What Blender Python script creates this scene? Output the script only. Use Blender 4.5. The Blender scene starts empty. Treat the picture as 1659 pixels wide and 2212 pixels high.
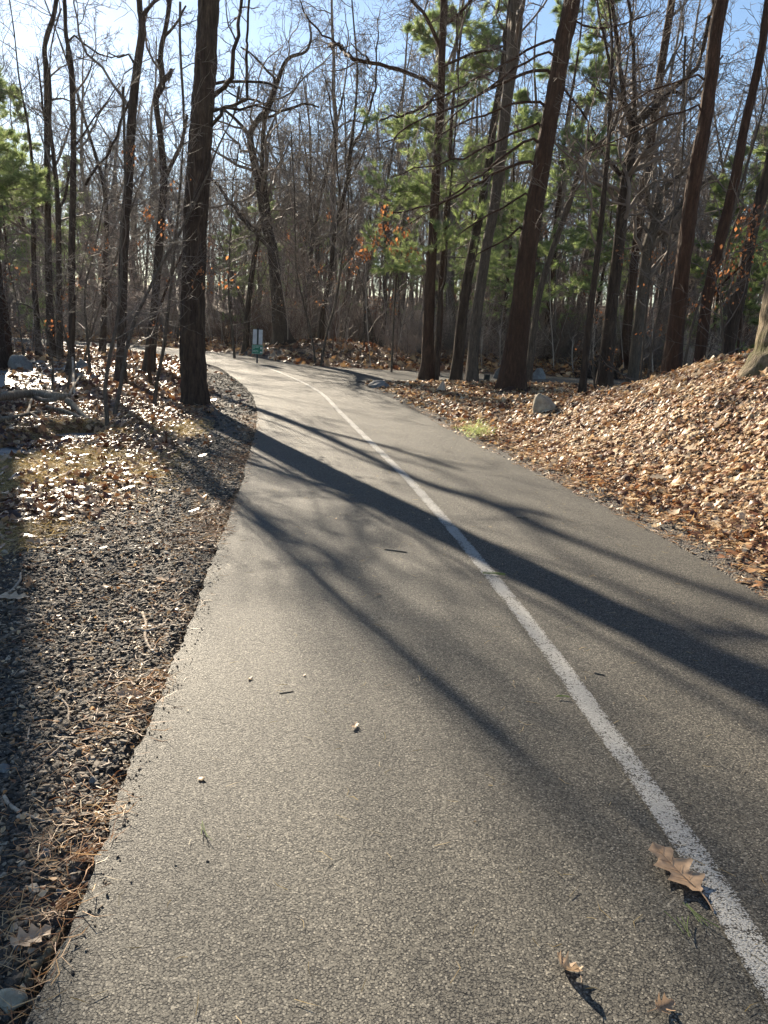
import bpy, math, random
import numpy as np

# ------------------------------------------------------------------ camera, sky, sun, exposure
SC = bpy.context.scene
COL = SC.collection
PITCH, ROLL, EYE = 14.0, 2.5, 1.5
PF = 1646.0; PW, PH = 1659.0, 2212.0             # focal length and size of the picture, in picture units
cam_d = bpy.data.cameras.new('camera'); cam = bpy.data.objects.new('camera', cam_d); COL.objects.link(cam)
cam_d.sensor_fit = 'VERTICAL'; cam_d.sensor_height = 36; cam_d.lens = 36*PF/PH
cam_d.clip_start = 0.05; cam_d.clip_end = 2000
_p, _r = math.radians(90-PITCH), math.radians(ROLL)
_Rx = np.array([[1,0,0],[0,math.cos(_p),-math.sin(_p)],[0,math.sin(_p),math.cos(_p)]])
_Rz = np.array([[math.cos(_r),-math.sin(_r),0],[math.sin(_r),math.cos(_r),0],[0,0,1]])
RM = _Rx@_Rz; EYEP = np.array([0,0,EYE])
from mathutils import Matrix
_m = Matrix([list(RM[i])+[EYEP[i]] for i in range(3)]+[[0,0,0,1]])
cam.matrix_world = _m
SC.camera = cam

SUN_AZ, SUN_EL = math.radians(-25.7), math.radians(24)     # azimuth from +Y towards +X
world = bpy.data.worlds.new('World'); SC.world = world; world.use_nodes = True
wn = world.node_tree; bgn = wn.nodes['Background']
sky = wn.nodes.new('ShaderNodeTexSky'); sky.sky_type = 'NISHITA'; sky.sun_disc = False
sky.sun_elevation = SUN_EL; sky.sun_rotation = SUN_AZ
sky.air_density = 1.0; sky.dust_density = 0.14; sky.ozone_density = 2.2
wn.links.new(sky.outputs[0], bgn.inputs[0]); bgn.inputs[1].default_value = 0.06
sd = bpy.data.lights.new('sun', 'SUN'); sd.energy = 5.0; sd.angle = math.radians(0.55); sd.color = (1.0, 0.87, 0.68)
so = bpy.data.objects.new('sun', sd); COL.objects.link(so)
from mathutils import Vector
SUND = Vector((math.sin(SUN_AZ)*math.cos(SUN_EL), math.cos(SUN_AZ)*math.cos(SUN_EL), math.sin(SUN_EL)))
so.rotation_euler = SUND.to_track_quat('Z', 'Y').to_euler(); so.location = (0,0,30)
SC.view_settings.view_transform = 'Standard'; SC.view_settings.look = 'None'
SC.view_settings.gamma = 1; SC.view_settings.exposure = 1.5; SC.view_settings.use_curve_mapping = False
SC.cycles.max_bounces = 5; SC.cycles.diffuse_bounces = 3; SC.cycles.glossy_bounces = 2
SC.cycles.transmission_bounces = 3; SC.cycles.sample_clamp_indirect = 4.0

rng = np.random.default_rng(7)
random.seed(7)

# ------------------------------------------------------------------ maths helpers
def sstep(x, a=0.0, b=1.0):
    t = np.clip((np.asarray(x, float)-a)/(b-a), 0, 1); return t*t*(3-2*t)
def _h(*a):
    n = np.zeros(np.shape(a[0]), np.uint32)
    for k, v in zip((374761393, 668265263, 2147483647, 974711), a):
        n = n + (np.asarray(v, np.int64) & 0xffffffff).astype(np.uint32)*np.uint32(k)
    n = (n ^ (n >> np.uint32(13)))*np.uint32(1274126177)
    n = n ^ (n >> np.uint32(16))
    return (n & np.uint32(0xffff)).astype(float)/65535.0
def noise2(x, y, seed=0):
    xi = np.floor(x).astype(np.int64); yi = np.floor(y).astype(np.int64)
    fx = sstep(x-xi); fy = sstep(y-yi)
    s = np.full(np.shape(xi), seed)
    return ((_h(xi,yi,s)*(1-fx)+_h(xi+1,yi,s)*fx)*(1-fy)+(_h(xi,yi+1,s)*(1-fx)+_h(xi+1,yi+1,s)*fx)*fy)*2-1
def noise3(x, y, z, seed=0):
    zi = np.floor(z).astype(np.int64); fz = sstep(z-zi)
    xi = np.floor(x).astype(np.int64); yi = np.floor(y).astype(np.int64)
    fx = sstep(x-xi); fy = sstep(y-yi)
    def lay(zz):
        return (_h(xi,yi,zz,zz*0+seed)*(1-fx)+_h(xi+1,yi,zz,zz*0+seed)*fx)*(1-fy)+(_h(xi,yi+1,zz,zz*0+seed)*(1-fx)+_h(xi+1,yi+1,zz,zz*0+seed)*fx)*fy
    return (lay(zi)*(1-fz)+lay(zi+1)*fz)*2-1

def nrm(v):
    return v/np.maximum(np.linalg.norm(v, axis=-1, keepdims=True), 1e-9)

def mesh_np(name, V, F4=None, F3=None, mat=None, parent=None, smooth=True, tone=None, loc=None):
    """one mesh object from arrays of verts, quads and triangles; tone = one float per face"""
    me = bpy.data.meshes.new(name)
    F4 = np.zeros((0,4), np.int32) if F4 is None else np.asarray(F4, np.int32).reshape(-1,4)
    F3 = np.zeros((0,3), np.int32) if F3 is None else np.asarray(F3, np.int32).reshape(-1,3)
    V = np.asarray(V, np.float32).reshape(-1,3)
    if loc is not None: V = V-np.asarray(loc, np.float32)
    me.vertices.add(len(V)); me.vertices.foreach_set('co', V.ravel())
    nl = F4.size+F3.size
    me.loops.add(nl); me.loops.foreach_set('vertex_index', np.concatenate([F4.ravel(), F3.ravel()]))
    nf = len(F4)+len(F3); me.polygons.add(nf)
    st = np.concatenate([np.arange(len(F4))*4, F4.size+np.arange(len(F3))*3]).astype(np.int32)
    me.polygons.foreach_set('loop_start', st)
    me.polygons.foreach_set('use_smooth', np.full(nf, smooth))
    if tone is not None:
        a = me.attributes.new('tone', 'FLOAT', 'FACE'); a.data.foreach_set('value', np.asarray(tone, np.float32))
    me.update(); me.validate()
    if mat: me.materials.append(mat)
    o = bpy.data.objects.new(name, me); COL.objects.link(o)
    if loc is not None and parent is None: o.location = tuple(float(c) for c in loc)
    if parent is not None: o.parent = parent
    return o
def tag(o, label=None, cat=None, group=None, kind=None):
    if label: o['label'] = label
    if cat: o['category'] = cat
    if group: o['group'] = group
    if kind: o['kind'] = kind
    return o
def empty(name, loc, label, cat, group=None):
    o = bpy.data.objects.new(name, None); COL.objects.link(o); o.location = tuple(float(c) for c in loc)
    o.empty_display_size = 0.2
    return tag(o, label, cat, group)
def kids_of(o): return [c for c in bpy.data.objects if c.parent == o]
def copy_tree(src, loc, rz=0.0, sc=1.0, label=None, kids=None, tilt=0.0):
    r = src.copy(); COL.objects.link(r); r.location = loc
    r.rotation_euler = (tilt*math.cos(rz*3), tilt*math.sin(rz*3), rz); r.scale = (sc, sc, sc)
    if label: r['label'] = label
    for c in kids:
        d = c.copy(); COL.objects.link(d); d.parent = r
    return r

# ------------------------------------------------------------------ tubes
class Tubes:
    def __init__(s): s.g = {}
    def add(s, P, R, sides):
        P = np.asarray(P, float); R = np.asarray(R, float)
        if P.ndim == 2: P = P[None]; R = R[None]
        s.g.setdefault((P.shape[1], sides), []).append((P, R))
        return s
    def arrays(s):
        Vs, Fs, off = [], [], 0
        for (n, k), L in s.g.items():
            P = np.concatenate([a for a, b in L]); R = np.concatenate([b for a, b in L])
            N = len(P); T = nrm(np.gradient(P, axis=1)); avg = nrm(P[:, -1]-P[:, 0])
            ref = np.where(np.abs(avg[:, 2:3]) > 0.8, np.array([[1.0, 0.1, 0]]), np.array([[0.1, 0, 1.0]]))
            U = nrm(np.cross(T, ref[:, None, :])); W = np.cross(T, U)
            a = np.arange(k)*2*math.pi/k
            V = P[:, :, None, :]+R[:, :, None, None]*(np.cos(a)[None, None, :, None]*U[:, :, None, :]+np.sin(a)[None, None, :, None]*W[:, :, None, :])
            idx = np.arange(N*n*k).reshape(N, n, k)+off
            nx = np.roll(idx, -1, axis=2)
            F = np.stack([idx[:, :-1], nx[:, :-1], nx[:, 1:], idx[:, 1:]], -1).reshape(-1, 4)
            Vs.append(V.reshape(-1, 3)); Fs.append(F); off += N*n*k
        return np.concatenate(Vs), np.concatenate(Fs)
    def build(s, name, mat, parent=None, loc=None, **k):
        V, F = s.arrays(); return mesh_np(name, V, F, None, mat, parent, loc=loc, **k)

def grow(S, D, L, R0, npts, gnarl, trop, tip=0.25, r=rng):
    """grow N branches at once; gnarl = random bend per step, trop = pull upward"""
    N = len(S); P = np.zeros((N, npts, 3)); P[:, 0] = S; d = nrm(D)
    step = (L/(npts-1))[:, None]
    for i in range(1, npts):
        d = nrm(d+r.normal(0, gnarl, (N, 3))+np.array([0, 0, trop])); P[:, i] = P[:, i-1]+d*step
    t = np.linspace(0, 1, npts)
    return P, R0[:, None]*(1-(1-tip)*t[None]**0.85)
def spawn(P, R, k, tmin, tmax, ang, lf, rf, L, flat=0.0, r=rng, rmin=0.004):
    """k children on each branch: start, direction, length, radius"""
    N, n, _ = P.shape
    t = tmin+(tmax-tmin)*(np.arange(k)[None]+r.random((N, k)))/k
    f = t*(n-1); i = np.minimum(f.astype(int), n-2); w = (f-i)[..., None]
    a = np.arange(N)[:, None]
    S = P[a, i]*(1-w)+P[a, i+1]*w; T = nrm(P[a, i+1]-P[a, i])
    rr = R[a, i]*(1-w[..., 0])+R[a, i+1]*w[..., 0]
    rv = r.normal(0, 1, (N, k, 3)); rv[..., 2] *= (1-flat)
    perp = nrm(rv-(rv*T).sum(-1, keepdims=True)*T)
    an = np.radians(ang*(0.75+0.5*r.random((N, k))))[..., None]
    D = T*np.cos(an)+perp*np.sin(an)
    ln = L[:, None]*lf*(1.05-0.6*t)*(0.7+0.6*r.random((N, k)))
    ra = np.maximum(rr*rf, rmin)
    return S.reshape(-1, 3), D.reshape(-1, 3), ln.ravel(), ra.ravel()

# ------------------------------------------------------------------ materials
def newmat(name):
    m = bpy.data.materials.new(name); m.use_nodes = True; nt = m.node_tree
    return m, nt, nt.nodes['Principled BSDF'], nt.nodes['Material Output']
def nd(nt, t, **k):
    n = nt.nodes.new(t)
    for a, b in k.items(): setattr(n, a, b)
    return n
def ramp(nt, fac, stops, interp='LINEAR'):
    r = nd(nt, 'ShaderNodeValToRGB'); r.color_ramp.interpolation = interp
    e = r.color_ramp.elements
    while len(e) < len(stops): e.new(0.5)
    for i, (p, c) in enumerate(stops):
        e[i].position = p; e[i].color = (*c, 1) if len(c) == 3 else c
    nt.links.new(fac, r.inputs[0]); return r.outputs[0]
def noise_n(nt, vec, scale, detail=3, rough=0.55):
    n = nd(nt, 'ShaderNodeTexNoise'); n.inputs['Scale'].default_value = scale
    n.inputs['Detail'].default_value = detail; n.inputs['Roughness'].default_value = rough
    if vec is not None: nt.links.new(vec, n.inputs['Vector'])
    return n
def mapping(nt, vec, scale, loc=(0,0,0)):
    m = nd(nt, 'ShaderNodeMapping'); m.inputs['Scale'].default_value = scale; m.inputs['Location'].default_value = loc
    nt.links.new(vec, m.inputs['Vector']); return m.outputs[0]
def mixc(nt, f, a, b, mode='MIX'):
    m = nd(nt, 'ShaderNodeMix', data_type='RGBA', blend_type=mode)
    for s, v in ((m.inputs['Factor'], f), (m.inputs['A'], a), (m.inputs['B'], b)):
        if s.name in ('Factor', 'A', 'B') and not hasattr(v, 'links'):
            pass
    ins = [i for i in m.inputs if i.enabled]
    for s, v in zip(ins, (f, a, b)):
        if hasattr(v, 'is_output'): nt.links.new(v, s)
        elif isinstance(v, (int, float)): s.default_value = v
        else: s.default_value = (*v, 1)
    return [o for o in m.outputs if o.enabled][0]
def math_n(nt, op, a, b=0.0):
    m = nd(nt, 'ShaderNodeMath', operation=op)
    for s, v in zip(m.inputs, (a, b)):
        if hasattr(v, 'is_output'): nt.links.new(v, s)
        else: s.default_value = v
    return m.outputs[0]
def bump(nt, bsdf, height, dist, strength=1.0, normal=None):
    b = nd(nt, 'ShaderNodeBump'); b.inputs['Distance'].default_value = dist; b.inputs['Strength'].default_value = strength
    nt.links.new(height, b.inputs['Height'])
    if normal is not None: nt.links.new(normal, b.inputs['Normal'])
    nt.links.new(b.outputs[0], bsdf.inputs['Normal']); return b.outputs[0]

def bark_mat(name, dark, light, scale=1.0, dist=0.02, moss=0.0):
    m, nt, b, out = newmat(name)
    tc = nd(nt, 'ShaderNodeTexCoord').outputs['Object']
    v = mapping(nt, tc, (9*scale, 9*scale, 1.4*scale))
    n1 = noise_n(nt, v, 2.2, 5, 0.65)
    n2 = noise_n(nt, mapping(nt, tc, (30*scale, 30*scale, 9*scale)), 1.5, 4, 0.6)
    h = math_n(nt, 'ADD', n1.outputs['Fac'], math_n(nt, 'MULTIPLY', n2.outputs['Fac'], 0.45))
    c = ramp(nt, h, [(0.5, dark), (0.78, tuple((a+b_)/2 for a, b_ in zip(dark, light))), (0.95, light)])
    if moss > 0:
        g = nd(nt, 'ShaderNodeSeparateXYZ'); nt.links.new(tc, g.inputs[0])
        low = nd(nt, 'ShaderNodeMapRange'); nt.links.new(g.outputs[2], low.inputs[0])
        low.inputs[1].default_value = 0.1; low.inputs[2].default_value = moss; low.inputs[3].default_value = 1; low.inputs[4].default_value = 0
        mn = noise_n(nt, tc, 5, 4)
        f = math_n(nt, 'MULTIPLY', low.outputs[0], ramp(nt, mn.outputs['Fac'], [(0.45, (0,0,0)), (0.6, (1,1,1))]))
        c = mixc(nt, f, c, (0.075, 0.068, 0.02))
    nt.links.new(c, b.inputs['Base Color']); b.inputs['Roughness'].default_value = 0.85
    b.inputs['Specular IOR Level'].default_value = 0.25
    bump(nt, b, h, dist)
    return m
BARK_DARK = bark_mat('bark_furrowed', (0.018,0.012,0.009), (0.10,0.068,0.048), 0.9, 0.04)
BARK_RED = bark_mat('bark_redbrown', (0.022,0.011,0.007), (0.105,0.055,0.034), 1.2, 0.025)
BARK_GREY = bark_mat('bark_grey', (0.04,0.03,0.022), (0.16,0.125,0.095), 1.6, 0.012)
BARK_PALE = bark_mat('bark_pale_moss', (0.09,0.07,0.045), (0.36,0.28,0.18), 1.3, 0.03, moss=0.45)
BARK_FAR = bark_mat('bark_far', (0.08,0.064,0.053), (0.27,0.22,0.185), 1.0, 0.01)

def twig_mat(name, col, rough=0.5):
    m, nt, b, out = newmat(name)
    tc = nd(nt, 'ShaderNodeTexCoord').outputs['Object']
    n = noise_n(nt, tc, 1.3, 3)
    c = ramp(nt, n.outputs['Fac'], [(0.3, tuple(x*0.6 for x in col)), (0.7, tuple(x*1.5 for x in col))])
    nt.links.new(c, b.inputs['Base Color']); b.inputs['Roughness'].default_value = rough+0.2; b.inputs['Specular IOR Level'].default_value = 0.25
    return m
TWIG_DARK = twig_mat('twig_dark', (0.16,0.125,0.10)); TWIG_GREY = twig_mat('twig_grey', (0.13,0.105,0.09), 0.45)
TWIG_BRUSH = twig_mat('twig_brush', (0.27,0.205,0.17), 0.5)
TWIG_PALE = twig_mat('twig_pale', (0.40,0.33,0.27)); TWIG_BROWN = twig_mat('twig_brown', (0.12,0.07,0.05))
DEADWOOD = bark_mat('dead_wood', (0.26,0.20,0.15), (0.62,0.52,0.40), 2.0, 0.008)

def leafy(name, stops, rough=0.45, trans=0.4, spec=0.5, attr=True, vein=False):
    m, nt, b, out = newmat(name)
    if attr:
        a = nd(nt, 'ShaderNodeAttribute', attribute_name='tone'); f = a.outputs['Fac']
    else:
        f = noise_n(nt, nd(nt, 'ShaderNodeTexCoord').outputs['Object'], 14, 4).outputs['Fac']
    c = ramp(nt, f, stops)
    nn = noise_n(nt, nd(nt, 'ShaderNodeNewGeometry').outputs['Position'], 60, 3)
    c = mixc(nt, 0.5, c, ramp(nt, nn.outputs['Fac'], [(0.3, (0.55,0.55,0.55)), (0.7, (1.25,1.25,1.25))]), 'MULTIPLY')
    nt.links.new(c, b.inputs['Base Color']); b.inputs['Roughness'].default_value = rough
    b.inputs['Specular IOR Level'].default_value = spec
    tr = nd(nt, 'ShaderNodeBsdfTranslucent'); nt.links.new(c, tr.inputs[0])
    ms = nd(nt, 'ShaderNodeMixShader'); ms.inputs[0].default_value = trans
    nt.links.new(b.outputs[0], ms.inputs[1]); nt.links.new(tr.outputs[0], ms.inputs[2])
    nt.links.new(ms.outputs[0], out.inputs['Surface'])
    return m
LITTER = leafy('leaf_litter', [(0.0, (0.04,0.018,0.010)), (0.22, (0.16,0.055,0.022)), (0.42, (0.42,0.205,0.085)), (0.68, (0.58,0.38,0.19)), (1.0, (0.74,0.58,0.38))], 0.5, 0.3)
WETLEAF = leafy('wet_leaf_litter', [(0.0, (0.03,0.013,0.008)), (0.35, (0.15,0.055,0.025)), (0.7, (0.34,0.18,0.08)), (1.0, (0.58,0.40,0.24))], 0.36, 0.25, 0.5)
ORANGE = leafy('orange_leaf', [(0.0, (0.22,0.075,0.03)), (1.0, (0.55,0.24,0.09))], 0.5, 0.55)
NEEDLE = leafy('pine_needle_green', [(0.0, (0.09,0.14,0.05)), (0.5, (0.27,0.36,0.13)), (1.0, (0.56,0.62,0.27))], 0.45, 0.65)
DRYNEEDLE = leafy('dry_needle', [(0.0, (0.25,0.10,0.04)), (0.5, (0.50,0.26,0.11)), (1.0, (0.72,0.52,0.28))], 0.5, 0.35)
STRAW = leafy('straw_grass', [(0.0, (0.20,0.16,0.05)), (0.4, (0.42,0.30,0.12)), (1.0, (0.68,0.52,0.26))], 0.5, 0.5)

# ------------------------------------------------------------------ path outline (left edge, right edge), metres
PAIRS = [((-0.66,-4),(2.75,-4)),((-0.68,0),(2.62,0)),((-0.72,1.4),(2.5,1.6)),((-0.83,2.55),(2.38,2.9)),((-0.92,3.47),(2.24,4.16)),
 ((-1.06,4.67),(2.13,5.2)),((-1.22,6.0),(1.89,6.46)),((-1.39,7.4),(1.55,7.94)),((-1.78,10.26),(0.97,10.5)),((-2.25,12.96),(0.42,13.5)),
 ((-2.86,15.6),(-0.35,17)),((-3.94,19.19),(-1.4,21.2)),((-5.4,23.25),(-3.1,25.2)),((-8,27),(-5.2,28.8)),((-10.9,29.6),(-8.4,32.4)),
 ((-15,31.2),(-13.5,35.6)),((-21,32.6),(-20,37.4)),((-30,34),(-30,39)),((-45,35),(-46,40))]
def catmull(pts, per):
    pts = np.asarray(pts, float); P = np.vstack([2*pts[0]-pts[1], pts, 2*pts[-1]-pts[-2]]); out = []
    for i in range(1, len(P)-2):
        t = (np.arange(per)/per)[:, None]
        out.append(0.5*((2*P[i])+(-P[i-1]+P[i+1])*t+(2*P[i-1]-5*P[i]+4*P[i+1]-P[i+2])*t*t+(-P[i-1]+3*P[i]-3*P[i+1]+P[i+2])*t**3))
    out.append(pts[-1:]); return np.vstack(out)
EL = catmull([a for a, b in PAIRS], 16); ER = catmull([b for a, b in PAIRS], 16)
_w = noise2(EL[:, 1]*3.1, EL[:, 0]*3, 3)*0.010+noise2(EL[:, 1]*9, EL[:, 0]*9, 4)*0.008
EL2 = catmull([a for a, b in PAIRS], 64); ER2 = catmull([b for a, b in PAIRS], 64)
_w = noise2(EL2[:, 1]*3.1, EL2[:, 0]*3, 3)*0.010+noise2(EL2[:, 1]*11, EL2[:, 0]*9, 4)*0.010+noise2(EL2[:, 1]*31, EL2[:, 0]*9, 4)*0.008
ELw = EL2+np.stack([_w, _w*0], 1)
_w2 = noise2(ER2[:, 1]*3.1, ER2[:, 0]*3, 5)*0.015+noise2(ER2[:, 1]*25, ER2[:, 0]*3, 5)*0.01
ERw = ER2+np.stack([_w2, _w2*0], 1)
SIDE_UP = catmull([(-3.6,25.6),(-2.3,24.9),(-0.6,24.5),(2,24.5),(6,24.8),(12,25.2),(24,25.5)], 10)
SIDE_LO = catmull([(-1.5,18.6),(-0.75,19.3),(0.6,20.2),(2,20.9),(6,21.7),(12,22),(24,22.2)], 10)
def seg_dist(px, py, poly):
    best = np.full(px.shape, 1e9)
    for a, b in zip(poly[:-1], poly[1:]):
        d = b-a; L2 = max(d@d, 1e-9)
        t = np.clip(((px-a[0])*d[0]+(py-a[1])*d[1])/L2, 0, 1)
        best = np.minimum(best, (px-a[0]-t*d[0])**2+(py-a[1]-t*d[1])**2)
    return np.sqrt(best)
def inside(px, py, ring):
    c = np.zeros(px.shape, bool); n = len(ring)
    for i in range(n):
        x1, y1 = ring[i]; x2, y2 = ring[i-1]
        if y1 == y2: continue
        c ^= ((y1 > py) != (y2 > py)) & (px < (x2-x1)*(py-y1)/(y2-y1)+x1)
    return c

# ------------------------------------------------------------------ terrain height field on an uneven grid
def axis(parts):
    out = [np.arange(a, b, s) for a, b, s in parts]; return np.concatenate(out+[[parts[-1][1]]])
GX = axis([(-150,-60,10),(-60,-20,1.5),(-20,-7,0.3),(-7,6.5,0.09),(6.5,14,0.3),(14,60,1.5),(60,150,10)])
GY = axis([(-20,-2,1.0),(-2,14,0.09),(14,32,0.25),(32,70,1.0),(70,200,8)])
XX, YY = np.meshgrid(GX, GY, indexing='xy')
RING = np.vstack([EL, ER[::-1]]); RING2 = np.vstack([SIDE_UP, SIDE_LO[::-1]])
dL = seg_dist(XX, YY, EL[::3]); dR = seg_dist(XX, YY, ER[::3])
insd = inside(XX, YY, RING[::2]); ins2 = inside(XX, YY, RING2)
d2 = np.minimum(seg_dist(XX, YY, SIDE_UP[::3]), seg_dist(XX, YY, SIDE_LO[::3])); d2 = np.where(ins2, -d2, d2)
dpath = np.minimum(np.where(insd, -np.minimum(dL, dR), np.minimum(dL, dR)), d2)
left = (dL < dR)
def ground_at_z(x, y, z=0.0):
    d = RM@np.array([(x-PW/2)/PF, -(y-PH/2)/PF, -1]); t = (z-EYE)/d[2]; return EYEP+d*t
crest = 1.32*(1-sstep(YY, 8.5, 16.5))+0.16
crest = crest*(1+0.12*noise2(XX*0.5, YY*0.5, 9))
bank = crest*sstep(dR, 0.55, 4.2)*(1-0.85*sstep(dR, 6.0, 12.0))
bank = np.where(left | insd, 0, bank)
bank *= (1-sstep(YY, 18, 21)*0.8)
H = bank
lf = np.where(left & ~insd, dL, 0)
H = H-0.05*sstep(lf, 0.9, 3.0)*(1-sstep(YY, 22, 28))
H = H+0.035*noise2(XX*0.9, YY*0.9, 1)*sstep(dpath, 0.6, 2.5)+0.012*noise2(XX*4, YY*4, 2)*sstep(dpath, 0.2, 1.0)
H = H+0.12*noise2(XX*0.2, YY*0.2, 12)*sstep(dpath, 3, 8)
WATERZ = -0.15; WB = np.zeros_like(H); WH = np.zeros_like(H)
for (px, py, rx, ry, dp) in [(45,849,0.8,0.8,0.16),(75,855,0.4,0.5,0.14),(15,852,.5,.5,.1),(112,824,0.75,1.1,0.16),(25,900,0.4,0.5,0.14),(50,975,0.5,0.35,0.16),(90,968,0.5,0.3,0.18),(135,958,0.55,0.35,0.18),(185,943,0.5,0.4,0.18),(10,983,0.5,0.35,0.16),(-60,990,1.0,0.5,0.2)]:
    g = ground_at_z(px, py, WATERZ)
    WB = np.maximum(WB, np.exp(-(((XX-g[0])/rx)**2+((YY-g[1])/ry)**2)**1.5)); WH = np.maximum(WH, dp)
H = H-0.16*sstep(lf, 1.0, 4.0)*sstep(YY, 12, 18)
H = H+0.62*np.exp(-(((XX+2.6)/3.2)**2+((YY-29.5)/1.9)**2))          # leaf covered mound behind the junction
far = np.where((YY > 24) & ~left, np.maximum(dpath-1.0, 0), 0)
H = H+np.minimum(far*0.035, 0.9)
H = H+4.5*sstep(np.hypot(XX, YY), 55, 130)
WBs = sstep(WB, 0.25, 0.6)
H = H*(1-WBs)+(WATERZ-0.05)*WBs
H = np.where(dpath < 0, -0.07, H*sstep(dpath, 0, 0.5)+0.012*sstep(dpath, -0.01, 0.1))
def interp_grid(G, x, y):
    x = np.asarray(x, float); y = np.asarray(y, float)
    fx = np.interp(x, GX, np.arange(len(GX))); fy = np.interp(y, GY, np.arange(len(GY)))
    i = np.minimum(fx.astype(int), len(GX)-2); j = np.minimum(fy.astype(int), len(GY)-2); u = fx-i; v = fy-j
    return (G[j,i]*(1-u)+G[j,i+1]*u)*(1-v)+(G[j+1,i]*(1-u)+G[j+1,i+1]*u)*v
def HT(x, y): return interp_grid(H, x, y)
def ZT(x, y): return np.where(DP(x, y) < 0.015, 0.031, HT(x, y))
def DP(x, y): return interp_grid(dpath, x, y)
def ISL(x, y): return interp_grid(left.astype(float), x, y) > 0.5
def at(px, py):
    """the point of the ground seen at a picture point"""
    d = RM@np.array([(px-PW/2)/PF, -(py-PH/2)/PF, -1])
    t = np.linspace(1, 90, 4000); Q = EYEP+t[:, None]*d
    below = Q[:, 2] < np.maximum(HT(Q[:, 0], Q[:, 1]), np.where(DP(Q[:,0],Q[:,1]) < 0, 0.03, -9))
    k = int(np.argmax(below)) if below.any() else len(t)-1
    p = Q[k].copy(); return p
def on_plane(px, py, yy):
    """the point at distance yy (metres north) seen at a picture point"""
    d = RM@np.array([(px-PW/2)/PF, -(py-PH/2)/PF, -1]); return EYEP+d*(yy/d[1])

nx, ny = len(GX), len(GY)
idx = np.arange(nx*ny).reshape(ny, nx)
F = np.stack([idx[:-1,:-1], idx[:-1,1:], idx[1:,1:], idx[1:,:-1]], -1).reshape(-1,4)
def soil_mat():
    m, nt, b, out = newmat('forest_soil')
    pos = nd(nt, 'ShaderNodeNewGeometry').outputs['Position']
    a = nd(nt, 'ShaderNodeAttribute', attribute_name='zone').outputs['Fac']       # 0 gravel .. 1 leaf litter
    n1 = noise_n(nt, pos, 9, 6, 0.7); n2 = noise_n(nt, pos, 60, 4, 0.6)
    vor = nd(nt, 'ShaderNodeTexVoronoi'); vor.inputs['Scale'].default_value = 16; nt.links.new(pos, vor.inputs['Vector'])
    leafc = ramp(nt, nd_sep(nt, vor.outputs['Color']), [(0.0,(0.03,0.014,0.008)),(0.35,(0.10,0.045,0.022)),(0.65,(0.22,0.12,0.06)),(1.0,(0.38,0.25,0.15))])
    leafc = mixc(nt, 0.7, leafc, ramp(nt, n1.outputs['Fac'], [(0.3,(0.3,0.3,0.3)),(0.7,(1.2,1.2,1.2))]), 'MULTIPLY')
    v2 = nd(nt, 'ShaderNodeTexVoronoi'); v2.inputs['Scale'].default_value = 62; nt.links.new(pos, v2.inputs['Vector'])
    grav = ramp(nt, nd_sep(nt, v2.outputs['Color']), [(0.0,(0.03,0.026,0.022)),(0.7,(0.085,0.075,0.064)),(1.0,(0.2,0.175,0.145))])
    st = nd(nt, 'ShaderNodeAttribute', attribute_name='straw').outputs['Fac']
    vs = noise_n(nt, mapping(nt, pos, (30, 90, 30)), 1.0, 5, 0.7)
    straw = ramp(nt, vs.outputs['Fac'], [(0.3,(0.05,0.03,0.015)),(0.5,(0.24,0.15,0.07)),(0.7,(0.48,0.34,0.17))])
    c = mixc(nt, st, mixc(nt, a, grav, leafc), straw)
    nt.links.new(c, b.inputs['Base Color']); b.inputs['Roughness'].default_value = 0.8
    hh = mixc(nt, a, v2.outputs['Distance'], math_n(nt, 'MULTIPLY', vor.outputs['Distance'], 1.4))
    h2 = math_n(nt, 'ADD', hh, math_n(nt, 'MULTIPLY', n2.outputs['Fac'], 0.4))
    bump(nt, b, h2, 0.03, 0.9)
    return m
def nd_sep(nt, col):
    s = nd(nt, 'ShaderNodeSeparateColor'); nt.links.new(col, s.inputs[0]); return s.outputs[0]
SOIL = soil_mat()
gz = mesh_np('ground', np.stack([XX, YY, H], -1), F, None, SOIL); tag(gz, kind='structure')
GW = 1.55-0.85*sstep(YY, 3.2, 6.5)
zone = np.where(left, sstep(dL+0.25*noise2(XX*2, YY*2, 6), GW-0.15, GW+0.3), sstep(dR+0.2*noise2(XX*2, YY*2, 6), 0.35, 0.8))
straw = np.where(left, zone*(1-sstep(dL, 2.6, 4.2))*sstep(YY, 3.0, 4.2)*(1-sstep(YY, 10, 13))*sstep(noise2(XX*0.9+3, YY*0.9, 31), -0.6, 0.2), 0)
sa = gz.data.attributes.new('straw', 'FLOAT', 'POINT'); sa.data.foreach_set('value', straw.ravel().astype(np.float32))
za = gz.data.attributes.new('zone', 'FLOAT', 'POINT'); za.data.foreach_set('value', zone.ravel().astype(np.float32))

# water lying in the low wet ground on the left
def water_mat():
    m, nt, b, out = newmat('ice_and_water')
    pos = nd(nt, 'ShaderNodeNewGeometry').outputs['Position']
    n = noise_n(nt, pos, 7, 4, 0.6)
    b.inputs['Base Color'].default_value = (0.16,0.165,0.17,1); b.inputs['IOR'].default_value = 1.4
    nt.links.new(ramp(nt, n.outputs['Fac'], [(0.4,(0.30,)*3),(0.65,(0.5,)*3)]), b.inputs['Roughness'])
    bump(nt, b, noise_n(nt, mapping(nt, pos, (1,1,1)), 14, 4).outputs['Fac'], 0.03, 0.8)
    return m
gxw = np.linspace(-22, -2.6, 60); gyw = np.linspace(5.5, 26, 60); wx, wy = np.meshgrid(gxw, gyw)
keep = []
wi = np.arange(3600).reshape(60, 60)
Fw = np.stack([wi[:-1,:-1], wi[:-1,1:], wi[1:,1:], wi[1:,:-1]], -1).reshape(-1,4)
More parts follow.
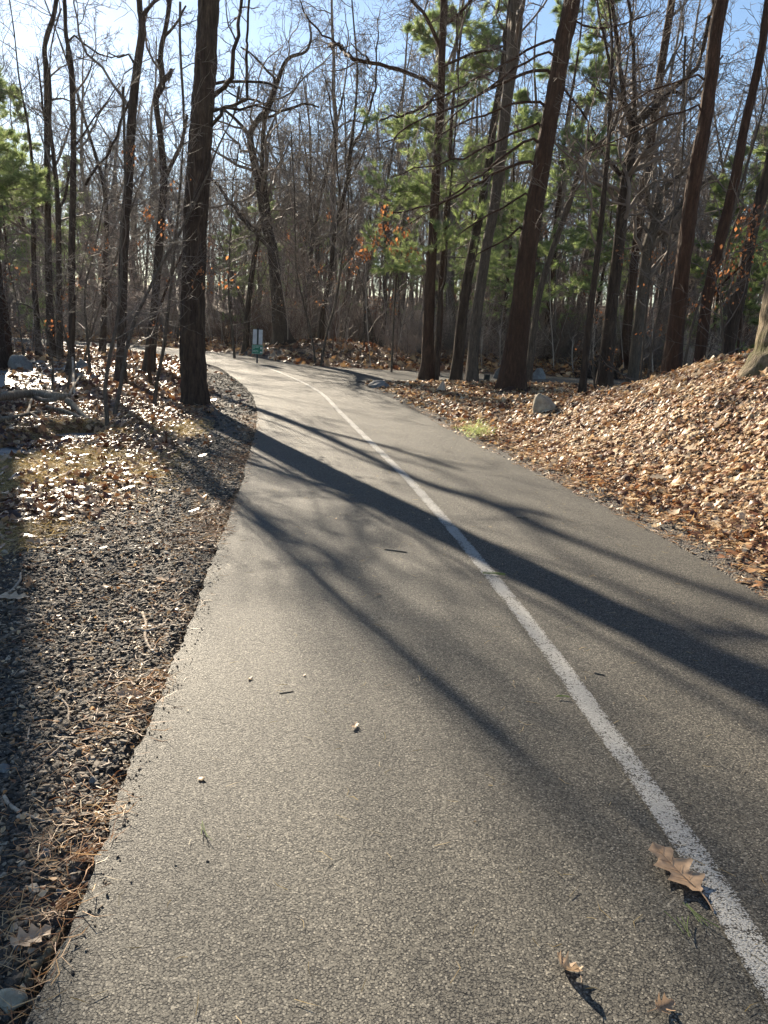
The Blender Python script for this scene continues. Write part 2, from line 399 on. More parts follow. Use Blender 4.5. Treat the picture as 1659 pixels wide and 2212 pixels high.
cx = wx.ravel()[Fw].mean(1); cy = wy.ravel()[Fw].mean(1)
okw = (DP(cx, cy) > 1.2) & (HT(cx, cy) < WATERZ+0.05)
Fw = Fw[okw]
wo = mesh_np('water', np.stack([wx, wy, wx*0+WATERZ], -1), Fw, None, water_mat()); tag(wo, kind='structure')

# ------------------------------------------------------------------ asphalt path, side path and painted line
def asphalt_mat(name, paint=False):
    m, nt, b, out = newmat(name)
    pos = nd(nt, 'ShaderNodeNewGeometry').outputs['Position']
    wv = noise_n(nt, pos, 40, 2); 
    warp = mixc(nt, 0.006, pos, noise_n(nt, pos, 55, 3).outputs['Color'], 'ADD')
    v = nd(nt, 'ShaderNodeTexVoronoi'); v.inputs['Scale'].default_value = 180; nt.links.new(warp, v.inputs['Vector'])
    v2 = nd(nt, 'ShaderNodeTexVoronoi'); v2.inputs['Scale'].default_value = 330; nt.links.new(warp, v2.inputs['Vector'])
    n3 = noise_n(nt, pos, 120, 5, 0.8)
    big = noise_n(nt, pos, 0.9, 5, 0.6)
    hole = noise_n(nt, pos, 34, 3, 0.6)
    stone = ramp(nt, nd_sep(nt, v.outputs['Color']), [(0.0,(0.040,0.036,0.028)),(0.5,(0.102,0.093,0.072)),(0.85,(0.155,0.142,0.112)),(1.0,(0.33,0.30,0.24))])
    gap = math_n(nt, 'ADD', v.outputs['Distance'], math_n(nt, 'MULTIPLY', n3.outputs['Fac'], 1.1))
    gap = math_n(nt, 'ADD', gap, math_n(nt, 'MULTIPLY', hole.outputs['Fac'], 0.55))
    gap = math_n(nt, 'MULTIPLY', gap, 0.5)
    pit = ramp(nt, gap, [(0.68,(1,1,1)),(0.80,(0.05,0.05,0.05))])
    c = mixc(nt, 1.0, stone, pit, 'MULTIPLY')
    c = mixc(nt, 0.8, c, ramp(nt, big.outputs['Fac'], [(0.3,(0.78,0.78,0.8)),(0.7,(1.15,1.13,1.1))]), 'MULTIPLY')
    if paint:
        wear = noise_n(nt, pos, 75, 4, 0.7)
        uvx = nd(nt, 'ShaderNodeAttribute', attribute_name='across').outputs['Fac']     # 0 in the middle of the line, 1 at its edge
        f = math_n(nt, 'SUBTRACT', math_n(nt, 'ADD', wear.outputs['Fac'], math_n(nt, 'MULTIPLY', v.outputs['Distance'], -0.35)), math_n(nt, 'MULTIPLY', math_n(nt, 'POWER', uvx, 3.0), 0.22))
        f = math_n(nt, 'ADD', f, math_n(nt, 'MULTIPLY', math_n(nt, 'SUBTRACT', noise_n(nt, pos, 5, 4).outputs['Fac'], 0.5), 0.5))
        fm = ramp(nt, f, [(0.14,(0,0,0)),(0.27,(1,1,1))])
        c = mixc(nt, fm, c, (0.46,0.45,0.42))
    nt.links.new(c, b.inputs['Base Color']); b.inputs['Roughness'].default_value = 0.62
    b.inputs['Specular IOR Level'].default_value = 0.5
    h = math_n(nt, 'ADD', math_n(nt, 'MULTIPLY', nd_sep(nt, v.outputs['Color']), 0.7), math_n(nt, 'MULTIPLY', nd_sep(nt, v2.outputs['Color']), 0.6))
    h = math_n(nt, 'ADD', h, math_n(nt, 'MULTIPLY', n3.outputs['Fac'], 0.5))
    h = math_n(nt, 'SUBTRACT', h, nd_sep(nt, ramp(nt, gap, [(0.66,(0,0,0)),(0.82,(1,1,1))])))
    bump(nt, b, h, 0.006, 1.0)
    return m
ASPH = asphalt_mat('asphalt')
def slab(name, A, B, top, bot, mat, cols=6):
    n = len(A); t = np.linspace(0, 1, cols+1)
    P = A[:, None]*(1-t[None, :, None])+B[:, None]*t[None, :, None]
    T = np.concatenate([P, np.full(P.shape[:2]+(1,), top)], -1)
    Pl = np.stack([A[:, 0], A[:, 1], np.full(n, bot)], 1); Pr = np.stack([B[:, 0], B[:, 1], np.full(n, bot)], 1)
    V = np.concatenate([Pl[:, None], T, Pr[:, None]], 1); c = V.shape[1]
    ii = np.arange(n*c).reshape(n, c)
    return mesh_np(name, V, np.stack([ii[:-1,:-1], ii[:-1,1:], ii[1:,1:], ii[1:,:-1]], -1).reshape(-1,4), None, mat, smooth=False)
tag(slab('path', ELw, ERw, 0.03, -0.06, ASPH), kind='structure')
tag(slab('side_path', SIDE_UP, SIDE_LO, 0.026, -0.06, ASPH), kind='structure')
LC = catmull([(0.98,-4),(0.97,0.5),(0.96,1.53),(0.94,2.0),(0.87,2.7),(0.76,3.72),(0.56,5.13),(0.42,6.03),(0.21,7.29),(-0.21,9.49),(-0.73,12.2),(-1.45,15.94),(-2.5,19.6),(-4.2,24.2),(-6.6,28),(-9.6,31),(-14.2,33.4),(-20.5,35),(-30,36.5)], 14)
tn = nrm(np.gradient(LC, axis=0)); nr = np.stack([tn[:, 1], -tn[:, 0]], 1)
cols = 9; tt = np.linspace(-1, 1, cols); hw = 0.048
LV = LC[:, None]+nr[:, None]*(tt[None, :, None]*hw); LV = np.concatenate([LV, np.full(LV.shape[:2]+(1,), 0.034)], -1)
ii = np.arange(len(LC)*cols).reshape(-1, cols)
ln = mesh_np('painted_line', LV, np.stack([ii[:-1,:-1], ii[:-1,1:], ii[1:,1:], ii[1:,:-1]], -1).reshape(-1,4), None, asphalt_mat('worn_paint', True), smooth=False)
aa = ln.data.attributes.new('across', 'FLOAT', 'POINT'); aa.data.foreach_set('value', np.tile(np.abs(tt), len(LC)).astype(np.float32))
tag(ln, kind='structure')

# ------------------------------------------------------------------ trees
def ring_trunk(pts, rad, sides, ridge, freq, seed, flare=0.35, lobes=5, buried=0.15, flareh=0.35):
    """one continuous trunk surface with furrowed bark and a root flare"""
    pts = np.asarray(pts, float); rad = np.asarray(rad, float)
    T = nrm(np.gradient(pts, axis=0)); ref = np.array([1.0, 0, 0])
    U = nrm(np.cross(T, np.cross(ref[None], T))); W = np.cross(T, U)
    a = np.arange(sides)*2*math.pi/sides
    ca, sa = np.cos(a), np.sin(a)
    z = (pts[:, 2]-pts[0, 2])[:, None]
    r = np.repeat(rad[:, None], sides, 1)
    fl = np.minimum(np.exp(-(z-buried)/flareh), 2.0)
    lob = 0.5+0.5*np.cos(lobes*a[None]+seed+0.7*np.sin(2*a[None]+seed))
    r = r*(1+flare*fl*(0.35+lob))
    R0 = rad.mean()
    x = ca[None]*R0*freq; y = sa[None]*R0*freq; zz = z*freq*0.16
    n = noise3(x+7*seed, y+zz*0, zz+0*x, seed)*0.7+noise3(x*2.1, y*2.1+zz*0, zz*2.3+0*x, seed+1)*0.35
    warp = noise3(x*0.3, y*0.3+zz*0, zz*0.9+0*x, seed+5)
    r = r*(1+0.05*warp)-ridge*(1-np.minimum(np.abs(n)*2.6, 1))
    V = pts[:, None]+r[..., None]*(ca[None, :, None]*U[:, None]+sa[None, :, None]*W[:, None])
    m = len(pts); ii = np.arange(m*sides).reshape(m, sides); nxt = np.roll(ii, -1, 1)
    return V.reshape(-1, 3), np.stack([ii[:-1], nxt[:-1], nxt[1:], ii[1:]], -1).reshape(-1, 4)
def resample(P, R, step):
    P = np.asarray(P, float); R = np.asarray(R, float)
    s = np.concatenate([[0], np.cumsum(np.linalg.norm(np.diff(P, axis=0), axis=1))]); n = max(int(s[-1]/step), 6)
    C = catmull(np.hstack([P, R[:, None]]), 8)
    s2 = np.concatenate([[0], np.cumsum(np.linalg.norm(np.diff(C[:, :3], axis=0), axis=1))])
    t = np.linspace(0, s2[-1], n)
    return np.stack([np.interp(t, s2, C[:, k]) for k in range(3)], 1), np.maximum(np.interp(t, s2, C[:, 3]), 0.0006)

def crown_tubes(P, R, start, nl, spread, dens, seed, asc=55, gnarl=0.22, rmin=0.006, up=0.05, rf=0.42, tb=None, low=0):
    """limbs, branches and twigs grown from a trunk line"""
    r = np.random.default_rng(seed); tb = tb or Tubes()
    n = len(P); k0 = int(np.argmax(P[:, 2]-P[0, 2] >= start)); k0 = min(k0, n-4)
    Q = P[k0:][None]; QR = R[k0:][None]
    S, D, L, A = spawn(Q, QR, nl, 0.0, 0.98, asc, 1.0, rf, np.array([spread]), r=r, rmin=min(0.02, rmin*2.2))
    l1, r1 = grow(S, D, L, A, 11, gnarl, up, 0.22, r); tb.add(l1, r1, 6)
    for lv, (k, np_, sd, an, lf_) in enumerate(dens):
        S, D, L, A = spawn(l1, r1, k, 0.12, 1.0, an, lf_, 0.55, L, r=r, rmin=rmin)
        l1, r1 = grow(S, D, L, A, np_, gnarl*1.15, up*0.6, 0.45, r); r1 = np.maximum(r1, rmin*0.55); tb.add(l1, r1, sd)
    return tb
DENS_FULL = [(6,8,5,48,0.55),(6,6,4,48,0.55),(5,4,3,50,0.55)]
DENS_MID = [(6,7,4,48,0.55),(5,5,3,48,0.55),(3,4,3,50,0.6)]
DENS_BG = [(6,6,4,45,0.55),(5,5,3,48,0.55),(3,4,3,50,0.6)]
DENS_LOW = [(5,6,4,48,0.55),(4,4,3,50,0.6)]

def hero(name, label, cat, pts, depth=None, height=18, bark=BARK_DARK, twig=TWIG_DARK, seed=1, sides=28, step=0.12, ridge=0.008, freq=26,
         start=6.0, nl=10, spread=4.5, dens=DENS_MID, limbs=(), flare=0.25, lobes=5, group=None, asc=50, rmin=0.006, leaves=None, flareh=0.3, gnarl=0.2, leaf_n=0, away=0.0):
    """a tree whose trunk follows (x, y, width) picture points at its own distance"""
    b = at(pts[0][0], pts[0][1]) if depth is None else None
    yy = b[1] if depth is None else depth
    r = np.random.default_rng(seed+100)
    P = []; R = []
    for i, (x, y, w) in enumerate(pts):
        q = on_plane(x, y, yy)
        if i and away: q = on_plane(x, y, yy+away*max(q[2], 0))
        dcam = -((q-EYEP)@RM)[2]
        P.append(q); R.append(w/PF*dcam/2)
    P = np.array(P); R = np.array(R)
    gz0 = float(HT(P[0, 0], P[0, 1]))
    P[0, 2] = gz0
    hz = P[-1, 2]-gz0
    if hz < height:                                   # the trunk goes on above the picture
        d = nrm(P[-1]-P[-2]); d = nrm(d+np.array([0,0,0.7])); n = 4; q = P[-1].copy(); rr = R[-1]
        for i in range(n):
            d = nrm(d+np.append(r.normal(0, 0.08, 2), 0.05)); q = q+d*(height-hz)/n/max(d[2], 0.5); rr = max(rr*0.66, 0.02)
            P = np.vstack([P, q]); R = np.append(R, rr)
    root = P[0].copy(); P = P-root
    Pb = np.vstack([P[0]-np.array([0,0,0.5]), P]) if len(P) > 1 else P
    PT, RT = resample(Pb, np.append(R[0]*1.1, R), step)
    e = empty(name, root, label, cat, group)
    V, Fq = ring_trunk(PT, RT, sides, ridge, freq, seed, flare, lobes, flareh=flareh, buried=0.5)
    mesh_np('trunk', V, Fq, None, bark, e)
    tb = Tubes()
    for L in limbs:
        lp = []; lr = []
        for j, (x, y, w) in enumerate(L):
            q = on_plane(x, y, yy+0.25*j*r.normal(0, 0.5)); dcam = -((q-EYEP)@RM)[2]
            lp.append(q-root); lr.append(w/PF*dcam/2)
        lp = np.array(lp); dd = np.linalg.norm(PT-lp[0]-np.array([0,0,-0.15]), axis=1); kk = int(np.argmin(dd))
        if dd[kk] < 1.6: lp = np.vstack([PT[kk], lp]); lr = [lr[0]*1.3]+lr
        LP, LR = resample(lp, lr, 0.25)
        LP[1:] += r.normal(0, 0.02, (len(LP)-1, 3))
        lim = Tubes(); lim.add(LP, LR, 8); lim.build('limb', bark, e)
        ll = np.linalg.norm(LP[-1]-LP[0])
        S, D, Ln, A = spawn(LP[None], LR[None], max(int(ll*3.2), 4), 0.15, 1.0, 50, 0.38, 0.5, np.array([min(ll, 5.0)]), r=r, rmin=rmin)
        p1, r1 = grow(S, D, Ln, A, 7, gnarl*1.1, 0.04, 0.35, r); tb.add(p1, r1, 4)
        S, D, Ln, A = spawn(p1, r1, 6, 0.1, 1, 48, 0.55, 0.6, Ln, r=r, rmin=rmin*0.7)
        p2, r2 = grow(S, D, Ln, A, 5, gnarl*1.2, 0.03, 0.4, r); tb.add(p2, r2, 3)
    if nl: crown_tubes(PT, RT, start, nl, spread, dens, seed, asc=asc, tb=tb, rmin=rmin, rf=0.26 if cat == 'young tree' else 0.42, gnarl=gnarl*(0.6 if cat == 'young tree' else 1))
    if tb.g:
        V, Fq = tb.arrays()
        mesh_np('crown', V, Fq, None, twig, e)
        if leaf_n:
            hang_leaves(e, V, leaf_n, seed, zmax=leaves or 4.0)
    return e
def hang_leaves(parent, V, n, seed, zmax=4.0, size=0.05, mat=None, name='dead_leaves', zmin=0.6):
    r = np.random.default_rng(seed)
    c = V[(V[:, 2] < zmax) & (V[:, 2] > zmin)]
    if len(c) < 10: return
    cl = c[r.integers(0, len(c), max(n//11, 1))]
    B = cl[np.minimum((r.random(n)**1.7*len(cl)).astype(int), len(cl)-1)]+r.normal(0, 0.10, (n, 3))
    D = nrm(r.normal(0, 0.5, (n, 3))+np.array([0,0,-0.9])); S = nrm(np.cross(D, r.normal(0, 1, (n, 3))))
    s = size*(0.6+0.8*r.random(n))[:, None]
    nn = np.cross(D, S)
    V2 = np.stack([B, B+D*s*0.5+S*s*0.35+nn*s*0.12, B+D*s*1.15, B+D*s*0.5-S*s*0.35+nn*s*0.12, B+D*s*0.5], 1)
    k = np.arange(n)[:, None]*5
    Ft = np.concatenate([k+[0,1,4], k+[1,2,4], k+[2,3,4], k+[3,0,4]])
    mesh_np(name, V2, None, Ft, mat or ORANGE, parent, tone=np.tile(r.random(n), 4))

# -- bare trees, hand placed -------------------------------------------------------------
T = hero
T('broad_leaved_tree', 'thick dark furrowed trunk standing alone at the gravel edge left of the path', 'tree',
  [(421,876,60),(418,790,57),(416,700,54),(419,560,53),(424,450,53),(431,330,52),(437,250,51),(445,120,49),(452,0,47)],
  height=20, seed=3, sides=110, step=0.05, ridge=0.024, freq=23, start=7.5, nl=9, spread=5.0, flare=0.16, lobes=6,
  limbs=[[(457,205,11),(480,186,11),(497,178,10),(503,126,9),(513,66,8),(521,0,7),(524,-60,6)],
         [(455,272,9),(472,250,8),(490,228,8),(528,216,7),(532,132,6),(536,60,5),(540,-20,5)],
         [(505,172,6),(540,182,6),(580,178,5),(612,196,4)],
         [(490,228,6),(520,236,5),(560,230,4),(600,240,3)]])
T('broad_leaved_tree', 'big red brown leaning trunk with dead side branches at the foot of the bank', 'tree',
  [(1106,842,56),(1112,780,50),(1123,683,46),(1139,547,42),(1161,411,39),(1180,301,38),(1195,223,38),(1217,93,38),(1235,0,37)],
  height=20, bark=BARK_RED, seed=5, sides=96, step=0.07, ridge=0.018, freq=24, start=9, nl=9, spread=4.5, flare=0.30, flareh=0.45, lobes=5,
  limbs=[[(1187,85,6),(1120,118,5),(1050,160,5),(960,205,4),(900,250,3)],
         [(1180,110,5),(1110,150,5),(1040,200,4),(985,246,3),(930,300,2)],
         [(1172,150,7),(1095,175,6),(1000,225,5),(905,262,4),(830,310,3)],
         [(1162,222,6),(1100,230,5),(1020,255,4),(940,300,3)],
         [(1158,268,6),(1085,300,5),(1000,340,4),(900,362,3),(850,380,2)],
         [(1148,300,6),(1060,360,5),(990,410,4),(940,450,3),(880,486,2)],
         [(1140,345,7),(1040,395,6),(980,425,5),(900,452,4),(850,462,3)],
         [(1136,415,5),(1090,450,4),(1030,480,4),(990,510,2)],
         [(1120,490,6),(1090,520,4),(1040,545,3),(1016,572,2)],
         [(1225,35,5),(1290,60,4),(1360,48,3),(1420,20,2)],
         [(1205,180,5),(1250,230,4),(1290,290,3)]])
T('broad_leaved_tree', 'very thick pale trunk with mossy roots on the bank at the right edge', 'tree',
  [(1712,764,158),(1712,730,142),(1716,656,124),(1722,574,108),(1738,465,104),(1770,250,98),(1800,0,92)],
  height=20, bark=BARK_PALE, twig=TWIG_GREY, seed=8, sides=110, step=0.05, ridge=0.018, freq=26, start=8, nl=8, spread=5, flare=0.14, lobes=5, flareh=0.4)
# group standing left of the path
T('broad_leaved_tree', 'broad dark trunk with spreading mossy base cut by the left edge of the photo', 'tree',
  [(-9,800,60),(-16,740,48),(-19,640,42),(-22,500,40),(-26,300,38),(-34,0,36)], height=17, seed=11, ridge=0.02, freq=18, sides=48, start=6, nl=5, spread=4, flare=0.4)
T('broad_leaved_tree', 'slim trunk left of the puddles, swaying at the top and standing beside a straight twin', 'tree',
  [(112,777,19),(107,660,16),(104,546,15),(102,331,13),(101,165,13),(96,110,10),(104,70,11),(117,30,10),(123,-20,9)], height=14, seed=12, ridge=0.01, nl=5, start=3.5, spread=2.8,
  limbs=[[(109,215,5),(128,213,4),(150,218,3),(170,230,2)],[(116,330,5),(96,250,5),(86,180,4),(80,120,3)]])
T('broad_leaved_tree', 'straight dark trunk close behind the slim tree left of the puddles', 'tree',
  [(130,780,15),(128,660,13),(127,546,12),(124,430,11),(116,340,9),(108,270,7)], depth=24.5, height=10, seed=13, nl=5, start=3.5, spread=3.2, twig=TWIG_GREY,
  limbs=[[(126,480,7),(140,420,6),(150,370,5),(158,300,4)]])
T('broad_leaved_tree', 'slender straight trunk rising from the moss beside the bright puddle on the left', 'tree',
  [(152,812,20),(154,770,15),(156,660,15),(155,546,15),(159,331,13),(155,165,12),(149,110,10),(142,70,9),(139,0,9)], height=14, seed=14, ridge=0.01, nl=5, start=4.0, spread=3.0, flare=0.5,
  limbs=[[(150,160,4),(140,62,3),(124,58,2)],[(160,330,5),(180,290,4),(215,240,3),(260,180,2)],[(150,70,4),(190,100,4),(230,130,3),(270,120,2)]])
T('broad_leaved_tree', 'tall trunk behind the twin stems on the left, forked near the picture top', 'tree',
  [(261,828,26),(263,740,21),(264,660,20),(269,494,20),(278,397,20),(284,265,19),(294,165,18),(307,66,16),(302,20,14),(300,-30,13)], height=16, seed=15, sides=40, ridge=0.012, nl=5, start=4.5, spread=3.5,
  limbs=[[(314,30,9),(328,12,8),(345,-5,7)],[(292,180,7),(280,215,6),(262,262,5),(247,310,5),(222,345,5),(200,372,6),(186,400,7)],[(289,128,5),(275,120,4),(240,122,3),(215,134,2)]])
T('broad_leaved_tree', 'crooked trunk with a knob halfway up just left of the big roadside trunk', 'tree',
  [(322,806,27),(328,730,22),(334,660,18),(344,528,18),(354,397,16),(347,298,14),(337,215,13),(351,180,14),(347,116,11),(360,50,10),(367,-20,10)], height=15, seed=16, sides=36, ridge=0.01, nl=5, start=4.5, spread=3.5,
  limbs=[[(344,190,12),(362,165,12),(371,152,9)],[(348,150,5),(340,130,4)],[(364,70,6),(380,45,5),(400,15,4)],[(356,380,8),(375,340,9),(395,300,8),(405,250,6)]])
T('young_tree', 'taller of the two thin twin stems rising from one clump left of the big trunk', 'young tree',
  [(248,899,10),(254,865,9),(261,831,9),(275,748,8),(292,690,8),(311,649,7),(351,566,7),(390,500,6),(440,397,5),(470,320,4),(505,250,3)], height=5, seed=17, away=0.4, sides=10, ridge=0.001, nl=13, start=1.0, spread=1.7, dens=[(6,6,3,50,0.5),(4,4,3,48,0.5)], twig=TWIG_GREY, bark=BARK_GREY, asc=70, flare=0.1, rmin=0.004, leaf_n=26)
T('young_tree', 'shorter upright one of the two thin twin stems left of the big trunk', 'young tree',
  [(232,919,10),(229,870,9),(228,831,9),(238,765,8),(252,699,7),(262,600,6),(262,500,5),(270,420,3)], height=4.5, seed=18, away=0.3, sides=10, ridge=0.001, nl=12, start=1.0, spread=1.5, dens=[(6,6,3,50,0.5),(4,4,3,48,0.5)], twig=TWIG_GREY, bark=BARK_GREY, asc=72, flare=0.1, rmin=0.004, leaf_n=20)
T('young_tree', 'thin leaning stem touching the ground closest to the big roadside trunk', 'young tree',
  [(334,877,9),(340,820,8),(354,748,8),(364,665,7),(377,533,6),(388,420,5),(396,300,4)], height=6, seed=19, sides=10, ridge=0.001, nl=13, start=1.2, spread=1.9, dens=[(6,6,3,50,0.5),(4,4,3,48,0.5)], twig=TWIG_GREY, bark=BARK_GREY, asc=72, flare=0.1, rmin=0.004, leaf_n=26)
T('young_tree', 'reddish stem curving right between the crooked tree and the big roadside trunk', 'young tree',
  [(326,832,8),(322,790,8),(326,730,7),(345,665,7),(368,600,5),(395,540,4),(402,470,3)], height=5, seed=20, sides=10, ridge=0.001, nl=12, start=1.2, spread=1.8, dens=[(7,6,3,55,0.5),(4,4,3,50,0.5)], twig=TWIG_GREY, bark=BARK_RED, asc=72, flare=0.1, rmin=0.004, leaf_n=26)
T('young_tree', 'wavy thin sapling right of the puddles, bending left and back', 'young tree',
  [(195,812,7),(190,740,6),(184,680,5),(184,627,5),(190,590,5),(199,561,4),(212,500,4),(225,430,3)], height=5.5, seed=21, sides=8, ridge=0.001, nl=15, start=1.0, spread=2.1, dens=[(6,6,3,50,0.5),(4,4,3,48,0.5)], twig=TWIG_GREY, bark=BARK_GREY, asc=72, flare=0.1, rmin=0.005, leaf_n=20)
T('young_tree', 'whip thin sapling between the left boulder and the puddles', 'young tree',
  [(113,840,5),(114,790,4),(106,740,4),(90,690,3),(60,660,3),(20,655,2)], height=2.0, seed=22, sides=8, ridge=0.0, nl=12, start=0.8, spread=1.3, dens=[(6,5,3,55,0.5),(4,4,3,50,0.5)], twig=TWIG_GREY, bark=BARK_GREY, asc=70, flare=0.1, rmin=0.004, leaf_n=14)
T('young_tree', 'low leaning stem beside the dead pale stick above the fallen log', 'young tree',
  [(146,845,6),(152,800,5),(146,745,4),(134,700,4),(116,640,3),(110,600,2)], height=3.2, seed=23, sides=8, ridge=0.0, nl=14, start=0.9, spread=1.6, dens=[(6,5,3,55,0.5),(4,4,3,50,0.5)], twig=TWIG_GREY, bark=BARK_GREY, asc=70, flare=0.1, rmin=0.004, leaf_n=18)
T('broad_leaved_tree', 'straight brownish trunk behind the left boulder before the far bright path', 'tree',
  [(84,768,14),(80,690,12),(74,600,11),(72,480,10),(70,380,8)], depth=26, height=11, seed=24, nl=9, start=4, spread=3.2, twig=TWIG_GREY)
T('broad_leaved_tree', 'dark trunk left of the forked tall one standing near the far path', 'tree',
  [(222,785,15),(224,700,13),(226,600,12),(230,500,10),(224,400,9)], depth=27, height=12, seed=25, nl=9, start=4, spread=3.5, twig=TWIG_GREY)
# group beyond the sign in the middle
T('broad_leaved_tree', 'wide based dark oak behind the mound right of the small sign', 'tree',
  [(612,742,44),(604,700,32),(598,640,27),(590,548,24),(574,480,22),(560,400,19),(548,345,17),(541,291,14),(560,255,12),(580,233,12),(599,178,10),(621,128,8),(660,112,6),(672,80,5),(668,54,4)], depth=29.5, height=11, seed=30, sides=40, nl=14, start=4.5, spread=4.2, flare=0.3, gnarl=0.3,
  limbs=[[(588,545,12),(578,450,11),(567,364,10),(571,255,8),(590,200,6)],[(590,540,13),(560,510,12),(530,478,10),(500,440,8),(470,400,6),(440,370,5)],[(541,291,9),(520,270,7),(490,240,6),(465,235,4)],[(599,178,5),(575,150,5),(545,120,4),(520,100,3)],[(571,255,6),(620,235,6),(660,225,5),(690,232,3)],[(580,233,5),(550,215,5),(520,215,4),(480,190,3)]])
T('broad_leaved_tree', 'dark trunk leaning right directly behind the small sign', 'tree',
  [(530,747,14),(536,660,12),(548,565,11),(556,520,9),(566,470,7)], depth=30, height=10, seed=31, nl=9, start=4, spread=3.5, gnarl=0.3)
T('broad_leaved_tree', 'slim forked dark tree in the centre against the pale sky gap', 'tree',
  [(690,735,15),(700,660,12),(713,598,11),(722,509,10),(740,436,10),(752,380,9),(755,345,9),(758,320,9),(764,270,6),(769,218,5),(772,145,5),(766,72,4),(760,0,3)], depth=31, height=12, seed=32, nl=14, start=3.5, spread=3.0, gnarl=0.24,
  limbs=[[(758,325,7),(776,296,6),(791,254,5),(806,210,5),(811,182,4),(815,90,3),(820,20,2)],[(735,460,5),(730,380,4),(722,300,4),(712,220,3),(700,160,2)],[(745,410,5),(770,360,4),(790,320,3)]])
T('young_tree', 'thin pale stem leaning right out of the mound in the centre', 'young tree',
  [(694,786,6),(706,720,5),(726,648,5),(740,548,4),(752,460,3)], depth=25.3, height=8, seed=33, sides=8, ridge=0.0, nl=20, start=1.5, spread=2.4, dens=[(6,5,3,50,0.5),(5,4,3,50,0.5)], twig=TWIG_GREY, bark=BARK_GREY, asc=50, flare=0.1, leaf_n=120)
T('young_tree', 'thin pale stem leaning left out of the mound in the centre', 'young tree',
  [(682,786,5),(672,720,4),(655,650,4),(640,580,3)], depth=25.6, height=7, seed=34, sides=8, ridge=0.0, nl=18, start=1.5, spread=2.2, dens=[(6,5,3,50,0.5),(5,4,3,50,0.5)], twig=TWIG_GREY, bark=BARK_GREY, asc=50, flare=0.1)
T('young_tree', 'thin bent stem left of the small sign at the path edge', 'young tree',
  [(507,768,6),(500,700,5),(494,640,4),(495,560,4),(500,470,3)], depth=27.3, height=7, seed=35, sides=8, ridge=0.0, nl=18, start=1.6, spread=2.2, dens=[(6,5,3,55,0.5),(5,4,3,50,0.5)], twig=TWIG_GREY, bark=BARK_GREY, asc=60, flare=0.1, leaf_n=18)
# right hand group
T('broad_leaved_tree', 'straight brown trunk at the side path corner with a long limb reaching left', 'tree',
  [(922,820,34),(924,770,28),(927,656,25),(936,493,21),(943,356,19),(952,218,17),(955,91,17),(959,0,16)], height=16, bark=BARK_RED, seed=40, sides=44, ridge=0.014, nl=7, start=7, spread=4.5, flare=0.35,
  limbs=[[(950,192,8),(922,178,8),(897,164,8),(850,146,8),(799,136,8),(759,125,8),(742,108,7),(730,98,7),(711,98,5),(708,104,3)],
         [(730,98,5),(700,75,4),(671,47,4),(655,20,3),(640,-20,2)],[(800,136,5),(790,118,4),(770,110,3),(755,90,2)],
         [(951,94,9),(929,55,8),(911,22,7),(882,-5,7),(850,-40,5)],[(948,196,7),(930,214,6),(912,232,6),(885,245,5),(861,250,5),(818,258,3)],
         [(955,60,8),(990,30,7),(1030,-10,6)],[(952,150,6),(990,128,6),(1040,110,5),(1090,100,3)]])
T('broken_tree', 'thin dark snag with a broken elbow right beside the corner trunk', 'dead tree',
  [(944,822,9),(946,740,8),(950,660,8),(948,640,8),(962,600,5),(965,520,5),(971,438,5),(982,301,4),(990,200,3)], height=9, seed=41, sides=12, ridge=0.002, nl=8, start=5, spread=1.5, flare=0.1)
T('broad_leaved_tree', 'dark leaning trunk left of its paler close neighbour by the side path', 'tree',
  [(985,822,28),(995,720,23),(1006,629,22),(1030,493,20),(1052,383,18),(1066,274,16),(1090,120,14),(1104,0,13)], height=16, seed=42, sides=40, ridge=0.012, nl=8, start=7, spread=4, flare=0.25)
T('broad_leaved_tree', 'paler grey brown leaning trunk with a flared foot, right of its dark neighbour', 'tree',
  [(1018,828,29),(1022,770,24),(1030,683,23),(1049,547,22),(1069,438,23),(1082,329,24),(1094,223,25),(1113,93,26),(1115,0,27)], height=16, bark=BARK_GREY, seed=43, sides=44, ridge=0.01, nl=8, start=7, spread=4, flare=0.3, leaf_n=0)
T('broad_leaved_tree', 'slim grey trunk leaning strongly right behind the big red brown trunk', 'tree',
  [(1143,790,16),(1155,700,14),(1167,629,14),(1191,547,13),(1228,446,12),(1250,372,11),(1280,323,11),(1317,293,9),(1333,250,8),(1345,200,7)], depth=20, height=9, bark=BARK_GREY, seed=44, nl=8, start=5, spread=3.2)
T('broad_leaved_tree', 'dark thin trunk rising above the heap of brush at the back of the bank', 'tree',
  [(1262,800,17),(1270,720,15),(1281,629,14),(1294,520,13),(1310,356,11),(1316,274,10),(1322,150,8)], depth=15.5, height=9, seed=45, nl=12, start=3, spread=2.6)
T('broad_leaved_tree', 'many forked tree with a wide open crotch behind the brush heap', 'tree',
  [(1312,770,34),(1316,711,28),(1325,630,26),(1335,547,25),(1349,411,24),(1364,320,24),(1373,262,20)], depth=19, height=6, seed=46, sides=40, nl=10, start=4, spread=3, gnarl=0.26,
  limbs=[[(1372,275,16),(1353,240,14),(1351,223,13),(1340,160,11),(1336,111,10),(1321,0,8),(1316,-50,6)],[(1372,270,12),(1369,186,9),(1369,111,8),(1358,0,6)],
         [(1374,275,15),(1388,253,14),(1420,225,13),(1451,200,12),(1480,170,11),(1507,141,10),(1525,74,9),(1540,0,7)],
         [(1351,223,9),(1330,190,8),(1318,130,7),(1300,60,5),(1290,0,4)],[(1352,400,11),(1330,365,9),(1300,330,7),(1270,300,5)],[(1451,200,6),(1490,215,6),(1520,180,5),(1560,120,4)]])
